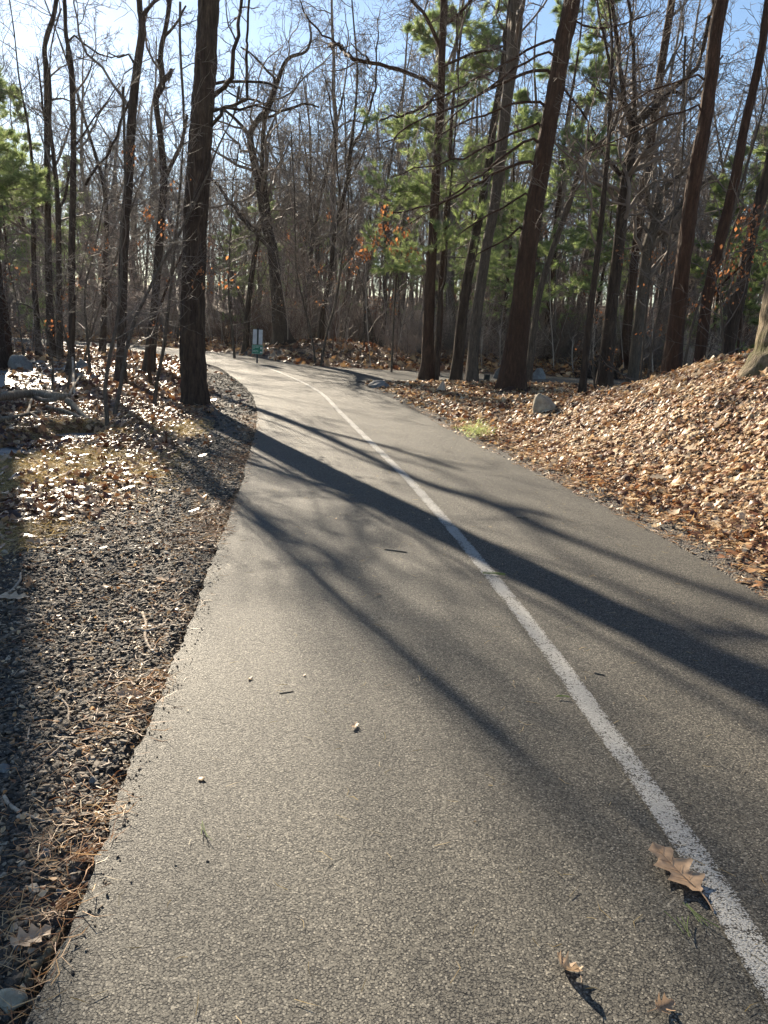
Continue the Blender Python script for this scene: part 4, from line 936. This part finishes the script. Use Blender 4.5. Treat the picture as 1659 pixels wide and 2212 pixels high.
x, y = scatter_pts(30000, -3.4, -0.6, 0.6, 8, lambda x, y, q: grav_ok(x, y, q) & (q < 0.25) & (DP(x, y) > 0.02), 185)
tag(litter('leaf_crumbs', x, y, 0.016, LITTER, 186, 0, 0.012, 0.4), kind='stuff')
def grass_ok(x, y, q):
    d = DP(x, y); n = noise2(x*0.9+3, y*0.9, 31)+0.4*noise2(x*4, y*4, 32)
    return ISL(x, y) & vis(x, y, 1) & (q < sstep(d, gw(y)-0.2, gw(y)+0.3)*(1-sstep(d, 2.4, 3.6))*sstep(n, -0.5, 0.4))
x, y = scatter_pts(200000, -5.5, -1.2, 3.0, 11, grass_ok, 87)
tag(blades('grass', x, y, 0.07, 0.005, STRAW, 88, 0.3, 0.02), kind='stuff')
r = np.random.default_rng(5)
x = -2.2+4.6*r.random(1300); y = 1.3+14*r.random(1300)**1.3; k = DP(x, y) < -0.03; x, y = x[k], y[k]
tag(blades('needle_scraps', x, y, 0.05, 0.0018, STRAW, 90, 0.05, 0.001, z=0.033), kind='stuff')
x = -2.2+4.6*r.random(110); y = 1.6+18*r.random(110)**0.9; k = DP(x, y) < -0.05; x, y = x[k], y[k]
tag(litter('leaf_scraps', x, y, 0.016, LITTER, 91, 0, 0.001, 0.12), kind='stuff')

# ------------------------------------------------------------------ sign, post, rocks, logs, sticks, single leaves
def plain(name, col, rough=0.6, metal=0.0):
    m, nt, b, out = newmat(name)
    n = noise_n(nt, nd(nt, 'ShaderNodeTexCoord').outputs['Object'], 9, 4)
    nt.links.new(ramp(nt, n.outputs['Fac'], [(0.3, tuple(c*0.8 for c in col)), (0.7, tuple(min(c*1.1, 1) for c in col))]), b.inputs['Base Color'])
    b.inputs['Roughness'].default_value = rough; b.inputs['Metallic'].default_value = metal
    return m
def box(V, F, x0, x1, y0, y1, z0, z1):
    k = len(V); V += [(x0,y0,z0),(x1,y0,z0),(x1,y1,z0),(x0,y1,z0),(x0,y0,z1),(x1,y0,z1),(x1,y1,z1),(x0,y1,z1)]
    F += [(k,k+3,k+2,k+1),(k+4,k+5,k+6,k+7),(k,k+1,k+5,k+4),(k+1,k+2,k+6,k+5),(k+2,k+3,k+7,k+6),(k+3,k,k+4,k+7)]
def boxes(name, L, mat, parent):
    V, F = [], []
    for b in L: box(V, F, *b)
    return mesh_np(name, V, F, None, mat, parent, smooth=False)
MGREEN = plain('sign_green', (0.0,0.17,0.09), 0.5); MWHITE = plain('sign_back', (0.62,0.63,0.66), 0.5); MINK = plain('sign_print', (0.45,0.62,0.55), 0.5)
MPOST = plain('post_green', (0.008,0.022,0.028), 0.5)
g = at(555, 785); zc = -((g-EYEP)@RM)[2]; u = zc/PF
e = empty('trail_sign', (g[0], g[1], float(HT(g[0], g[1]))), 'small green arrow board under a bare white panel on a low post at the bend', 'sign')
e.rotation_euler = (0, math.radians(1.5), math.radians(8))
boxes('post', [(-0.028,0.028,-0.01,0.01,-0.2,1.2), (-0.028,-0.020,0.01,0.035,-0.2,1.2), (0.020,0.028,0.01,0.035,-0.2,1.2)], MPOST, e)
wb = boxes('white_panel', [(-0.155,0.15,0.037,0.041,0.70,1.16)], MWHITE, e)
gb = boxes('green_board', [(-0.165,0.165,-0.016,-0.012,0.40,0.68)], MGREEN, e)
bd = boxes('border', [(-0.165,0.165,-0.019,-0.0162,0.672,0.68),(-0.165,0.165,-0.019,-0.0162,0.40,0.408),(-0.165,-0.158,-0.019,-0.0162,0.408,0.672),(0.158,0.165,-0.019,-0.0162,0.408,0.672)], MINK, gb)
rows = [(0.633,[(-.14,-.05),(-.04,.05),(.06,.09)]),(0.597,[(-.14,-.07),(-.06,.045)]),(0.560,[(-.14,-.08)]),(0.497,[(-.14,-.06),(-.05,.02)]),(0.457,[(-.14,-.02),(-.01,.03)])]
for z, ws in rows:
    for a, b in ws:
        x = a; tx = []
        while x < b-0.005: tx.append((x, min(x+0.011, b), -0.0185, -0.0162, z, z+0.017)); x += 0.0145
        boxes('lettering', tx, MINK, gb)
for cz in (0.59, 0.455):
    hx, hz = (0.03, 0.05) if cz > 0.5 else (0.045, 0.03)
    V = [(0.115+dx, yy_, cz+dz) for yy_ in (-0.0185, -0.0162) for dx, dz in ((hx,0),(0,hz),(-hx,0),(0,-hz))]
    mesh_np('diamond_marker', V, [(0,1,2,3),(7,6,5,4),(0,4,5,1),(1,5,6,2),(2,6,7,3),(3,7,4,0)], None, MWHITE, gb, smooth=False)
g = at(1051, 822)
e = empty('bollard', (g[0], g[1], float(HT(g[0], g[1]))), 'short dark square wooden post standing between the pale trunk and the big leaning trunk', 'post')
boxes('post_shaft', [(-0.075,0.075,-0.075,0.075,-0.1,0.25)], plain('post_dark', (0.03,0.035,0.03), 0.8), e)
boxes('post_cap', [(-0.08,0.08,-0.08,0.08,0.252,0.275)], plain('post_cap', (0.05,0.05,0.045), 0.8), e)

def rock_mat(name, a, b_):
    m, nt, b, out = newmat(name); tc = nd(nt, 'ShaderNodeTexCoord').outputs['Object']
    n = noise_n(nt, tc, 4, 6, 0.65); n2 = noise_n(nt, tc, 26, 5, 0.7)
    c = ramp(nt, n.outputs['Fac'], [(0.3, a), (0.65, b_)]); c = mixc(nt, 0.6, c, ramp(nt, n2.outputs['Fac'], [(0.35,(0.5,0.5,0.5)),(0.65,(1.2,1.2,1.2))]), 'MULTIPLY')
    nt.links.new(c, b.inputs['Base Color']); b.inputs['Roughness'].default_value = 0.85
    bump(nt, b, math_n(nt, 'ADD', n.outputs['Fac'], math_n(nt, 'MULTIPLY', n2.outputs['Fac'], 0.4)), 0.04); return m
RGREY = rock_mat('rock_grey', (0.10,0.10,0.10), (0.27,0.27,0.26)); RTAN = rock_mat('rock_tan', (0.24,0.20,0.14), (0.52,0.46,0.34)); RDARK = rock_mat('rock_dark', (0.02,0.02,0.02), (0.06,0.055,0.05))
import bmesh
def rock(label, px, py, w, h, mat, seed, cut=0.0, name='rock', cat='rock', sub=4, depth=0.8, z=None, rot=None):
    g = at(px, py); zc = -((g-EYEP)@RM)[2]; W = w/PF*zc/2; Hh = h/PF*zc
    bm = bmesh.new(); bmesh.ops.create_icosphere(bm, subdivisions=sub, radius=1.0)
    V = np.array([v.co[:] for v in bm.verts]); r = np.random.default_rng(seed)
    for k in range(9):                                     # planar facets, like split stone
        n = nrm(r.normal(0, 1, 3)); dd = V@n; lim = 0.62+0.25*r.random(); V -= np.maximum(dd-lim, 0)[:, None]*n*0.85
    V *= (1+0.10*noise3(V[:, 0]*2+seed, V[:, 1]*2, V[:, 2]*2, seed)+0.04*noise3(V[:, 0]*6, V[:, 1]*6, V[:, 2]*6, seed+1))[:, None]
    V[:, 2] = np.where(V[:, 2] < 0, V[:, 2]*0.4, V[:, 2]); V[:, 0] += cut*V[:, 2]
    V = V/np.array([np.abs(V[:, 0]).max(), np.abs(V[:, 1]).max(), V[:, 2].max()])*np.array([W, W*depth, Hh])
    for v, c in zip(bm.verts, V): v.co = c
    me = bpy.data.meshes.new(name); bm.to_mesh(me); bm.free(); me.materials.append(mat)
    for p in me.polygons: p.use_smooth = True
    o = bpy.data.objects.new(name, me); COL.objects.link(o)
    o.location = (g[0], g[1]+W*depth*0.3, float(HT(g[0], g[1])) if z is None else z); o.rotation_euler = (0, 0, rot or 0)
    return tag(o, label, cat)
rock('pointed tan grey rock sticking out of the leaves on the bank', 1180, 892, 60, 42, RTAN, 3, cut=-0.35)
rock('large grey boulder behind the trunk at the left edge', 46, 805, 54, 38, RGREY, 5, cut=-0.3, name='boulder', cat='boulder')
rock('square grey boulder behind the slender mossy footed trunk', 177, 799, 34, 23, RGREY, 6, name='boulder', cat='boulder')
rock('flat pale rock lying in the leaves behind the fallen log', 168, 816, 36, 9, RGREY, 7)
rock('low grey rock in the leaves left of the thin leaning stems', 202, 818, 22, 9, RGREY, 8)
rock('low broken rock at the inner corner of the path junction', 818, 838, 48, 16, RGREY, 9)
rock('tall grey boulder just left of the big leaning trunk', 1079, 818, 26, 32, RGREY, 10, name='boulder', cat='boulder')
rock('rounded grey boulder just right of the big leaning trunk', 1160, 818, 42, 30, RGREY, 11, name='boulder', cat='boulder')
rock('pale rounded stone cut by the bottom left corner of the photo', 22, 2190, 74, 34, RTAN, 12, name='stone', cat='stone')
rock('blue grey stone beside the asphalt edge under the lobed leaf', 201, 1693, 22, 15, RGREY, 13, name='stone', cat='stone', sub=3)
rock('pale grey stone right of the curved grey stick', 100, 1856, 24, 14, RGREY, 14, name='stone', cat='stone', sub=3)
rock('grey stone just above the thick broken stick', 128, 1940, 22, 14, RGREY, 15, name='stone', cat='stone', sub=3)
rock('small grey stone near the orange needle bundle', 183, 1836, 16, 11, RGREY, 16, name='stone', cat='stone', sub=3)
rock('oval light stone left of the thick broken stick', 38, 2052, 26, 16, RGREY, 17, name='stone', cat='stone', sub=3)
rock('largest dark stone in the gravel at the left edge', 8, 1668, 26, 16, RGREY, 18, name='stone', cat='stone', sub=3)
for px, py, w, lb in [(448,1868,11,'black pebble on the asphalt farthest from the left edge of the path'),(379,1876,10,'black pebble on the asphalt, middle one of the three'),(284,1917,10,'black pebble on the asphalt nearest the thick broken stick')]:
    rock(lb, px, py, w*0.7, 3, RDARK, px, name='pebble', cat='pebble', sub=2, z=0.03)
# stump
g = at(953, 846); e = empty('stump', (g[0], g[1], float(HT(g[0], g[1]))), 'tiny splintered stump in the leaves below the corner trunk', 'stump')
V, Fq = ring_trunk(np.array([[0,0,-.1],[0,0,0],[.01,0,.08],[.02,0,.16],[.03,.01,.24]]), np.array([.085,.08,.06,.045,.012]), 18, 0.008, 40, 9, 0.4)
mesh_np('stump_wood', V, Fq, None, DEADWOOD, e)

def branchy(name, label, cat, lines, mat, seed, lift=0.0, z0=None, sides=10, jit=0.35, group=None):
    """a log, stick or twig lying on the ground: lines of (px, py, width, height above ground)"""
    r = np.random.default_rng(seed); root = None; parts = []
    for L in lines:
        P, Rr = [], []
        for t in L:
            g = at(t[0], t[1]+ (0 if len(t) < 4 else 0)); zc = -((g-EYEP)@RM)[2]; rad = t[2]/PF*zc/2
            hgt = t[3] if len(t) > 3 else 0.0
            if hgt:                                          # raised points are found on a plane at their own distance
                g = on_plane(t[0], t[1], g[1]-0.0) if z0 is None else g
            zz = max(float(HT(g[0], g[1])), -0.05 if z0 is None else z0)
            P.append([g[0], g[1], zz+rad*0.8+hgt]); Rr.append(rad)
        P = np.array(P); Rr = np.array(Rr)
        ln_ = np.linalg.norm(P[-1]-P[0]); P, Rr = resample(P, Rr, max(ln_/22, 0.004))
        amp = Rr.mean()*jit; P = P+np.stack([noise2(np.arange(len(P))*0.5, np.full(len(P), 3.3+k_), seed) for k_ in range(3)], 1)*amp*np.array([1,1,.4])
        Rr = Rr*(1+0.15*noise2(np.arange(len(P))*0.8, np.full(len(P), 9.1), seed)); parts.append((P, Rr))
    root = parts[0][0][0].copy()
    obs = []
    for i, (P, Rr) in enumerate(parts):
        Pc = np.vstack([P[0], P, P[-1]])-root; Rc = np.concatenate([[Rr[0]*0.15], Rr, [Rr[-1]*0.15]])
        Pc[0] -= (P[1]-P[0])*0.02; Pc[-1] += (P[-1]-P[-2])*0.02
        k = sides; T = nrm(np.gradient(P, axis=0)); T = np.vstack([T[0], T, T[-1]]); U = nrm(np.cross(T, np.array([0,0,1.0]))); W = np.cross(T, U)
        a = np.arange(k)*2*math.pi/k
        rr = Rc[:, None]*(1+0.14*noise2(np.arange(len(Pc))[:, None]*0.9+0*a, a[None]*1.3+0*Pc[:, :1], seed+i))
        V = Pc[:, None]+rr[..., None]*(np.cos(a)[None, :, None]*U[:, None]+np.sin(a)[None, :, None]*W[:, None])
        ii = np.arange(len(Pc)*k).reshape(-1, k); nx_ = np.roll(ii, -1, 1)
        Fq = np.stack([ii[:-1], nx_[:-1], nx_[1:], ii[1:]], -1).reshape(-1, 4)
        if len(parts) == 1:
            o = mesh_np(name, V.reshape(-1, 3), Fq, None, mat); o.location = tuple(root); return tag(o, label, cat, group)
        if i == 0: e = empty(name, root, label, cat, group)
        mesh_np('trunk' if name == 'fallen_log' and i == 0 else ('stem' if i == 0 else 'branch'), V.reshape(-1, 3), Fq, None, mat, e)
    return e
LOG = bark_mat('log_bark', (0.09,0.07,0.05), (0.34,0.28,0.21), 1.4, 0.015)
branchy('fallen_log', 'long grey fallen log with a broken fork lying across the wet ground on the left', 'log',
  [[(-30,895,22,.18),(0,893,20,.18),(66,887,17,.17),(120,884,15,.16),(150,884,15,.15)],
   [(145,888,15,.12),(160,893,13,.08),(172,902,11,.05),(190,909,7,.02),(215,914,4,0)],
   [(150,884,7,.16),(165,870,5,.30),(187,850,3,.42)],
   [(50,884,9,.16),(75,884,9,.13),(105,886,9,.12),(140,882,8,.14)]], LOG, 1)
branchy('fallen_branch', 'lower grey limb lying under the fallen log at the left edge', 'fallen branch',
  [[(-25,922,11,.05),(10,918,10,.05),(35,912,9,.05),(66,902,8,.04),(100,897,6,.03)],[(66,902,6,.05),(90,912,5,.03),(120,915,4,.02)],[(60,905,5,.05),(66,890,6,.1),(72,880,6,.12)]], LOG, 2)
branchy('fallen_branch', 'dark crooked limb reaching from the log towards the big trunk', 'fallen branch', [[(100,892,7,.08),(140,900,7,.05),(170,908,6,.02),(205,920,4,.01)]], LOG, 3)
branchy('fallen_branch', 'long thin bare branch lying on the crest of the bank', 'fallen branch', [[(1340,812,4,.01),(1370,808,4,.02),(1400,803,4,.02),(1436,799,3,.02)],[(1400,803,3,.02),(1420,792,2,.1)]], DEADWOOD, 4)
branchy('fallen_branch', 'short dark branch lying on the bank just right of the pointed rock', 'fallen branch', [[(1216,893,4,.02),(1240,880,4,.02),(1262,872,3,.01)]], LOG, 5)
branchy('thick_stick', 'thick mossy broken stick along the asphalt edge at the bottom left', 'stick', [[(68,2118,21,0),(84,2095,18,0),(108,2062,18,0),(134,2024,16,0)],[(66,2122,20,0),(60,2138,16,0),(56,2152,10,0)]], bark_mat('stick_bark', (0.10,0.08,0.05), (0.36,0.30,0.19), 8, 0.003), 6, sides=16)
branchy('stick', 'curved grey stick lying on the gravel at the left edge', 'stick', [[(10,1728,8,0),(22,1745,8,0),(40,1760,8,0),(66,1770,7,0),(98,1778,6,0)]], DEADWOOD, 7)
branchy('stick', 'pale forked curved twig on the gravel near the asphalt edge', 'stick', [[(307,1330,5,.01),(316,1356,6,.01),(314,1385,6,.005),(333,1412,6,0),(372,1432,5,0)],[(277,1360,3,0),(300,1366,5,.01),(316,1372,7,.01),(330,1368,7,.01),(345,1356,4,0)]], DEADWOOD, 8)
branchy('stick', 'short bent pale twig in the middle of the gravel', 'stick', [[(134,1517,5,0),(148,1537,5,0),(147,1570,4,0)]], DEADWOOD, 9)
branchy('stick', 'thin curved twig left of the short bent pale twig', 'stick', [[(95,1526,3,0),(72,1556,4,0),(62,1590,4,0),(61,1612,4,0)]], DEADWOOD, 10)
branchy('stick', 'straight grey twig just below the two curved twigs', 'stick', [[(140,1606,4,0),(118,1628,5,0),(92,1651,4,0)]], DEADWOOD, 11)
branchy('stick', 'dark stout stick at the left edge of the gravel', 'stick', [[(77,1350,9,0),(58,1358,9,0),(39,1368,9,0),(-8,1398,9,0)]], LOG, 12)
branchy('stick', 'pale twig on the straw grass at the left edge', 'stick', [[(45,1248,4,.02),(44,1262,5,.01),(22,1280,5,0),(-5,1293,5,0)]], DEADWOOD, 13)
branchy('stick', 'long thin needle straight twig reaching the lobed leaf from the left', 'stick', [[(100,1625,2,0),(160,1634,3,0),(215,1630,3,0),(285,1612,3,0)]], LOG, 14)
branchy('stick', 'slim dark twig beside the asphalt just above the orange needles', 'stick', [[(202,1743,4,0),(230,1728,5,0),(268,1716,5,0)]], DEADWOOD, 15)
branchy('stick', 'small dark twig on the sunlit asphalt left of centre', 'stick', [[(603,1499,2,0),(634,1495,2,0)]], LOG, 16, z0=0.03)
branchy('stick', 'tiny dark twig on the asphalt right of the white line', 'stick', [[(1115,1118,3,0),(1140,1121,3,0)]], LOG, 17, z0=0.03)
branchy('stick', 'thin twig lying across the big shadow right of the line', 'stick', [[(1282,1458,4,0),(1306,1461,3,0)]], LOG, 18, z0=0.03)
branchy('stick', 'short thin twig lying left of the line on the upper asphalt', 'stick', [[(830,1188,3,0),(878,1194,3,0)]], LOG, 19, z0=0.03)
branchy('dead_stick', 'pale dead stick standing upright beside the slender mossy footed trunk', 'stick', [[(161,855,5,0),(160,830,5,.25),(159,800,4,.55),(157,770,4,.9),(156,758,2,1.05)]], DEADWOOD, 20, z0=-0.1)
# moss covered root running down from the thick pale trunk, and roots of the leaning trunk
def add_root(label_start, lines, mat):
    e = [o for o in bpy.data.objects if o.get('label', '').startswith(label_start)][0]
    for L in lines:
        P, Rr = [], []
        for x, y, w in L:
            g = at(x, y); zc = -((g-EYEP)@RM)[2]; rad = w/PF*zc/2; P.append([g[0], g[1], float(HT(g[0], g[1]))-rad*0.25]); Rr.append(rad)
        P, Rr = resample(np.array(P)-np.array(e.location), Rr, 0.08)
        V, Fq = ring_trunk(P, Rr, 16, 0.006, 30, 3, 0.0); mesh_np('root', V, Fq, None, mat, e)
add_root('big red brown', [[(1105,846,34),(1085,850,22),(1068,856,14),(1054,862,7)],[(1125,850,26),(1140,846,14),(1152,844,8)],[(1100,850,20),(1095,860,10),(1090,866,5)]], BARK_RED)
MOSSY = bark_mat('moss_on_root', (0.08,0.075,0.025), (0.24,0.22,0.06), 2.5, 0.02)
add_root('very thick pale', [[(1690,758,44),(1650,762,26),(1615,771,19),(1575,780,14),(1530,790,10),(1480,800,7)]], MOSSY)
# heap of dark brush
g = at(1300, 818); r = np.random.default_rng(9); N = 260
S = r.normal(0, 1, (N, 3))*np.array([0.42,0.3,0.0])+np.array([0,0.3,0]); S[:, 2] = r.random(N)*0.45*np.exp(-(S[:, 0]/0.5)**2); D = r.normal(0, 1, (N, 3))*np.array([1,1,.45])
tb = Tubes(); P, R = grow(S, D, 0.3+0.4*r.random(N), np.full(N, 0.014), 6, 0.25, 0.02, 0.4, r); tb.add(P, R, 4)
S, D, L, A = spawn(P, R, 7, 0, 1, 55, 0.6, 0.6, np.full(N, 0.35), r=r, rmin=0.005); P, R = grow(S, D, L, A, 4, 0.3, 0, 0.4, r); tb.add(P, R, 3)
hp = tb.build('brush_heap', twig_mat('brush_dark', (0.035,0.025,0.02))); hp.location = (g[0], g[1], float(HT(g[0], g[1]))); tag(hp, 'heap of dark tangled roots and twigs at the back of the bank', 'brush heap')

# single leaves
def one_leaf(label, px, py, size, seed, tone, curl=0.6, yaw=0.0, tilt=(0, 0), z=None, mat=None, name='fallen_leaf'):
    g = at(px, py); r = np.random.default_rng(seed); st = np.linspace(0, 1, 25)
    env = np.sin(np.pi*np.clip(st, 0, 1)**0.85)**0.6*0.40
    ph = r.random(); lb = lambda p: 0.36+0.64*(1-np.abs(2*((st*3.4+p) % 1)-1))**1.3
    wl = env*lb(ph)+0.008; wr = env*lb(ph+0.2)+0.008
    U = st-0.5; k = 7; V = []
    for i, s_ in enumerate(st):
        for j in range(k):
            v = (j/(k-1)-0.5)*2; yv = v*(wl[i] if v > 0 else wr[i])
            zz = curl*(U[i]**2*0.55+yv*yv*1.6)+0.02*noise2(np.array(s_*7.), np.array(v*2.), seed)+0.012*abs(v)
            V.append((U[i]-0.12*abs(v)*(1-s_), yv, zz))
    V = np.array(V)*size; ii = np.arange(25*k).reshape(25, k)
    Fq = np.stack([ii[:-1,:-1], ii[:-1,1:], ii[1:,1:], ii[1:,:-1]], -1).reshape(-1, 4)
    n = len(V); t_ = np.linspace(0, 1, 8); sx_ = -0.5-0.45*t_; sy_ = 0.06*t_**2; sz_ = curl*0.14*(1-t_)+0.02*np.sin(t_*3)
    tb = Tubes(); tb.add(np.stack([sx_, sy_, sz_], 1)*size, np.full(8, 0.012)*size, 5); V2, F2 = tb.arrays()
    vt = Tubes(); uu = np.linspace(-0.5, 0.46, 12); vt.add(np.stack([uu, uu*0, curl*uu**2*0.55+0.012], 1)*size, np.linspace(0.010, 0.003, 12)*size, 4)
    for q in range(4):
        for sg in (-1, 1):
            tt_ = np.linspace(0, 1, 6); bu = -0.34+0.2*q; vu = bu+0.13*tt_; vv = sg*0.22*tt_*(1-0.12*q)
            vt.add(np.stack([vu, vv, curl*(vu**2*0.55+vv*vv*1.6)+0.015], 1)*size, np.linspace(0.006, 0.002, 6)*size, 3)
    V3, F3_ = vt.arrays(); V2 = np.vstack([V2, V3]); F2 = np.vstack([F2, F3_+len(V2)-len(V3)])
    V = np.vstack([V, V2]); Fq = np.vstack([Fq, F2+n])
    c1, s1 = math.cos(tilt[0]), math.sin(tilt[0]); V = np.stack([V[:, 0], V[:, 1]*c1-V[:, 2]*s1, V[:, 1]*s1+V[:, 2]*c1], 1)
    c1, s1 = math.cos(tilt[1]), math.sin(tilt[1]); V = np.stack([V[:, 0]*c1+V[:, 2]*s1, V[:, 1], -V[:, 0]*s1+V[:, 2]*c1], 1)
    V[:, 2] -= V[:, 2].min()
    o = mesh_np(name, V, Fq, None, mat or LEAF1, tone=np.full(len(Fq), tone))
    o.location = (g[0], g[1], (float(HT(g[0], g[1]))+0.01) if z is None else z); o.rotation_euler = (0, 0, yaw)
    return tag(o, label, 'leaf')
LEAF1 = leafy('single_leaf', [(0.0, (0.10,0.035,0.015)), (0.5, (0.36,0.20,0.10)), (1.0, (0.66,0.50,0.34))], 0.5, 0.3)
ZA = 0.036
one_leaf('largest brown lobed oak leaf lying beside the white line', 1450, 1890, 0.175, 1, 0.72, 0.22, 1.95, (0.03, -0.06), ZA)
one_leaf('small curled tan leaf standing up on the asphalt, bottom right', 1215, 2112, 0.075, 2, 0.8, 2.0, 2.0, (0.8, 0.3), ZA)
one_leaf('small crumpled tan leaf at the bottom right, nearest the picture bottom', 1432, 2182, 0.06, 3, 0.7, 1.3, 0.6, (0.4, 0.2), ZA)
one_leaf('single pale yellowish leaf in the middle of the asphalt', 767, 1572, 0.042, 4, 0.98, 0.7, 1.3, (0, 0), ZA)
one_leaf('small pale leaf farther up the asphalt between two shadows', 816, 1288, 0.04, 5, 0.9, 0.8, 0.3, (0, 0.2), ZA)
one_leaf('pale orange narrow leaf lying flat on the gravel', 285, 1511, 0.10, 6, 0.85, 0.5, 0.1, (0.3, 0.1))
one_leaf('lobed pinkish tan leaf curling against the asphalt edge', 291, 1652, 0.085, 7, 0.75, 0.9, 1.8, (0.2, -0.4))
one_leaf('pale torn leaf tucked beside the thick broken stick', 72, 2042, 0.09, 8, 0.9, 0.8, 0.9, (0.2, 0.2))
one_leaf('bright bleached leaf beside the straw grass at the left edge', 34, 1297, 0.14, 9, 1.0, 0.35, 0.2, (0.05, 0.05))
one_leaf('red brown leaf on the straw grass above the dark stout stick', 60, 1232, 0.11, 10, 0.2, 0.8, 2.5, (0.2, 0.1))
one_leaf('bleached leaf in the gravel just below the straw grass', 432, 1112, 0.1, 11, 1.0, 0.5, 1.0, (0.1, 0.1))
one_leaf('red leaf standing out at the foot of the bank', 1430, 1175, 0.12, 12, 0.15, 1.1, 1.0, (0.3, 0.2))
one_leaf('yellow orange leaf lowest in the leaves near the right edge', 1615, 1155, 0.12, 13, 0.6, 0.8, 0.4, (0.3, 0.1))
def bundle(label, px, py, n, length, width, mat, seed, yaw, spread=0.25, z=None):
    g = at(px, py); r = np.random.default_rng(seed)
    a = yaw+r.normal(0, spread, n); B = np.stack([r.normal(0, 0.008, n), r.normal(0, 0.008, n), 0.002+0.006*r.random(n)], 1)
    D = np.stack([np.cos(a), np.sin(a), 0.05*r.random(n)], 1); L = length*(0.7+0.4*r.random(n))[:, None]; S_ = np.stack([-np.sin(a), np.cos(a), a*0], 1)
    tb = Tubes(); t_ = np.linspace(0, 1, 6)[None, :, None]; bend = r.normal(0, 0.12, n)[:, None, None]
    tb.add(B[:, None]+D[:, None]*L[:, None]*t_+S_[:, None]*bend*L[:, None]*t_**2, np.full((n, 6), width/2), 4)
    V, Fq = tb.arrays(); o = mesh_np('needle_bundle', V, Fq, None, mat, tone=np.full(len(Fq), 0.6)); o.location = (g[0], g[1], float(HT(g[0], g[1]))+0.012 if z is None else z)
    return tag(o, label, 'pine needles')
bundle('green pine needle bundle pointing away from the oak leaf stem', 1478, 1965, 5, 0.085, 0.0022, NEEDLE, 1, -1.3, 0.08, ZA)
bundle('green pine needle bundle standing upright in view below the oak leaf', 1480, 2030, 4, 0.07, 0.0022, NEEDLE, 2, 1.7, 0.12, ZA)
bundle('curved green pine needles on the asphalt near the dark left edge', 440, 1780, 3, 0.08, 0.0022, NEEDLE, 3, -1.2, 0.06, ZA)
bundle('orange fan of dry pine needles at the asphalt edge above the thick stick', 160, 1870, 22, 0.10, 0.0016, DRYNEEDLE, 4, 0.8, 0.55)
bundle('pale bundle of straight dry needles leading to the thick stick', 120, 1985, 9, 0.15, 0.002, DRYNEEDLE, 5, 1.0, 0.2)
bundle('green pine needle pair on the line where it meets the shadow', 1040, 1243, 4, 0.14, 0.004, NEEDLE, 6, -0.05, 0.05, 0.04)
bundle('short green pine needles left of the line near the lower shadow', 1203, 1512, 4, 0.05, 0.003, NEEDLE, 7, 0.0, 0.15, ZA)
g = at(1028, 945); r = np.random.default_rng(4); N = 420
B = r.normal(0, 1, (N, 3))*np.array([0.10,0.08,0.05])+np.array([0,0,0.10]); Dn = nrm(r.normal(0, 1, (N, 3))+np.array([0,0,.6])); sdv = nrm(np.cross(Dn, r.normal(0, 1, (N, 3))))*0.003
V = np.stack([B-sdv, B+sdv, B+Dn*0.09], 1)
o = mesh_np('pine_sprig', V, None, np.arange(N*3).reshape(-1, 3), NEEDLE, tone=0.6+0.4*r.random(N)); o.location = (g[0], g[1], float(HT(g[0], g[1]))); tag(o, 'small yellow green pine sprig low on the bank beside the asphalt', 'sprig')


r = np.random.default_rng(171)
x, y = scatter_pts(900, -6, 8, 3, 15, lambda x, y, q: (DP(x, y) > 0.3) & vis(x, y, 1) & (HT(x, y) > WATERZ), 172)
N = len(x); a = r.random(N)*6.28; S = np.stack([x, y, HT(x, y)+0.025], 1); D = np.stack([np.cos(a), np.sin(a), r.normal(0, .06, N)], 1)
P, Rr = grow(S, D, 0.12+0.3*r.random(N)**2, 0.0015+0.003*r.random(N)**2, 6, 0.10, 0.0, 0.4, r)
P[..., 2] = np.maximum(P[..., 2], HT(P[..., 0], P[..., 1])+0.012)
tb = Tubes(); tb.add(P, Rr, 4); tag(tb.build('twig_litter', DEADWOOD), kind='stuff')

# ------------------------------------------------------------------ a trace of haze between the far trees
V, F_ = [], []
box(V, F_, -160, 160, -22, 210, -2.0, 26.0)
hz = mesh_np('haze', V, F_, None, None, smooth=False)
hm = bpy.data.materials.new('haze'); hm.use_nodes = True; nt = hm.node_tree; nt.nodes.clear()
ou = nt.nodes.new('ShaderNodeOutputMaterial'); pv = nt.nodes.new('ShaderNodeVolumePrincipled')
pv.inputs['Color'].default_value = (1.0,0.97,0.92,1); pv.inputs['Density'].default_value = 0.00018; pv.inputs['Anisotropy'].default_value = 0.5
nt.links.new(pv.outputs[0], ou.inputs['Volume']); hz.data.materials.append(hm); tag(hz, kind='stuff')
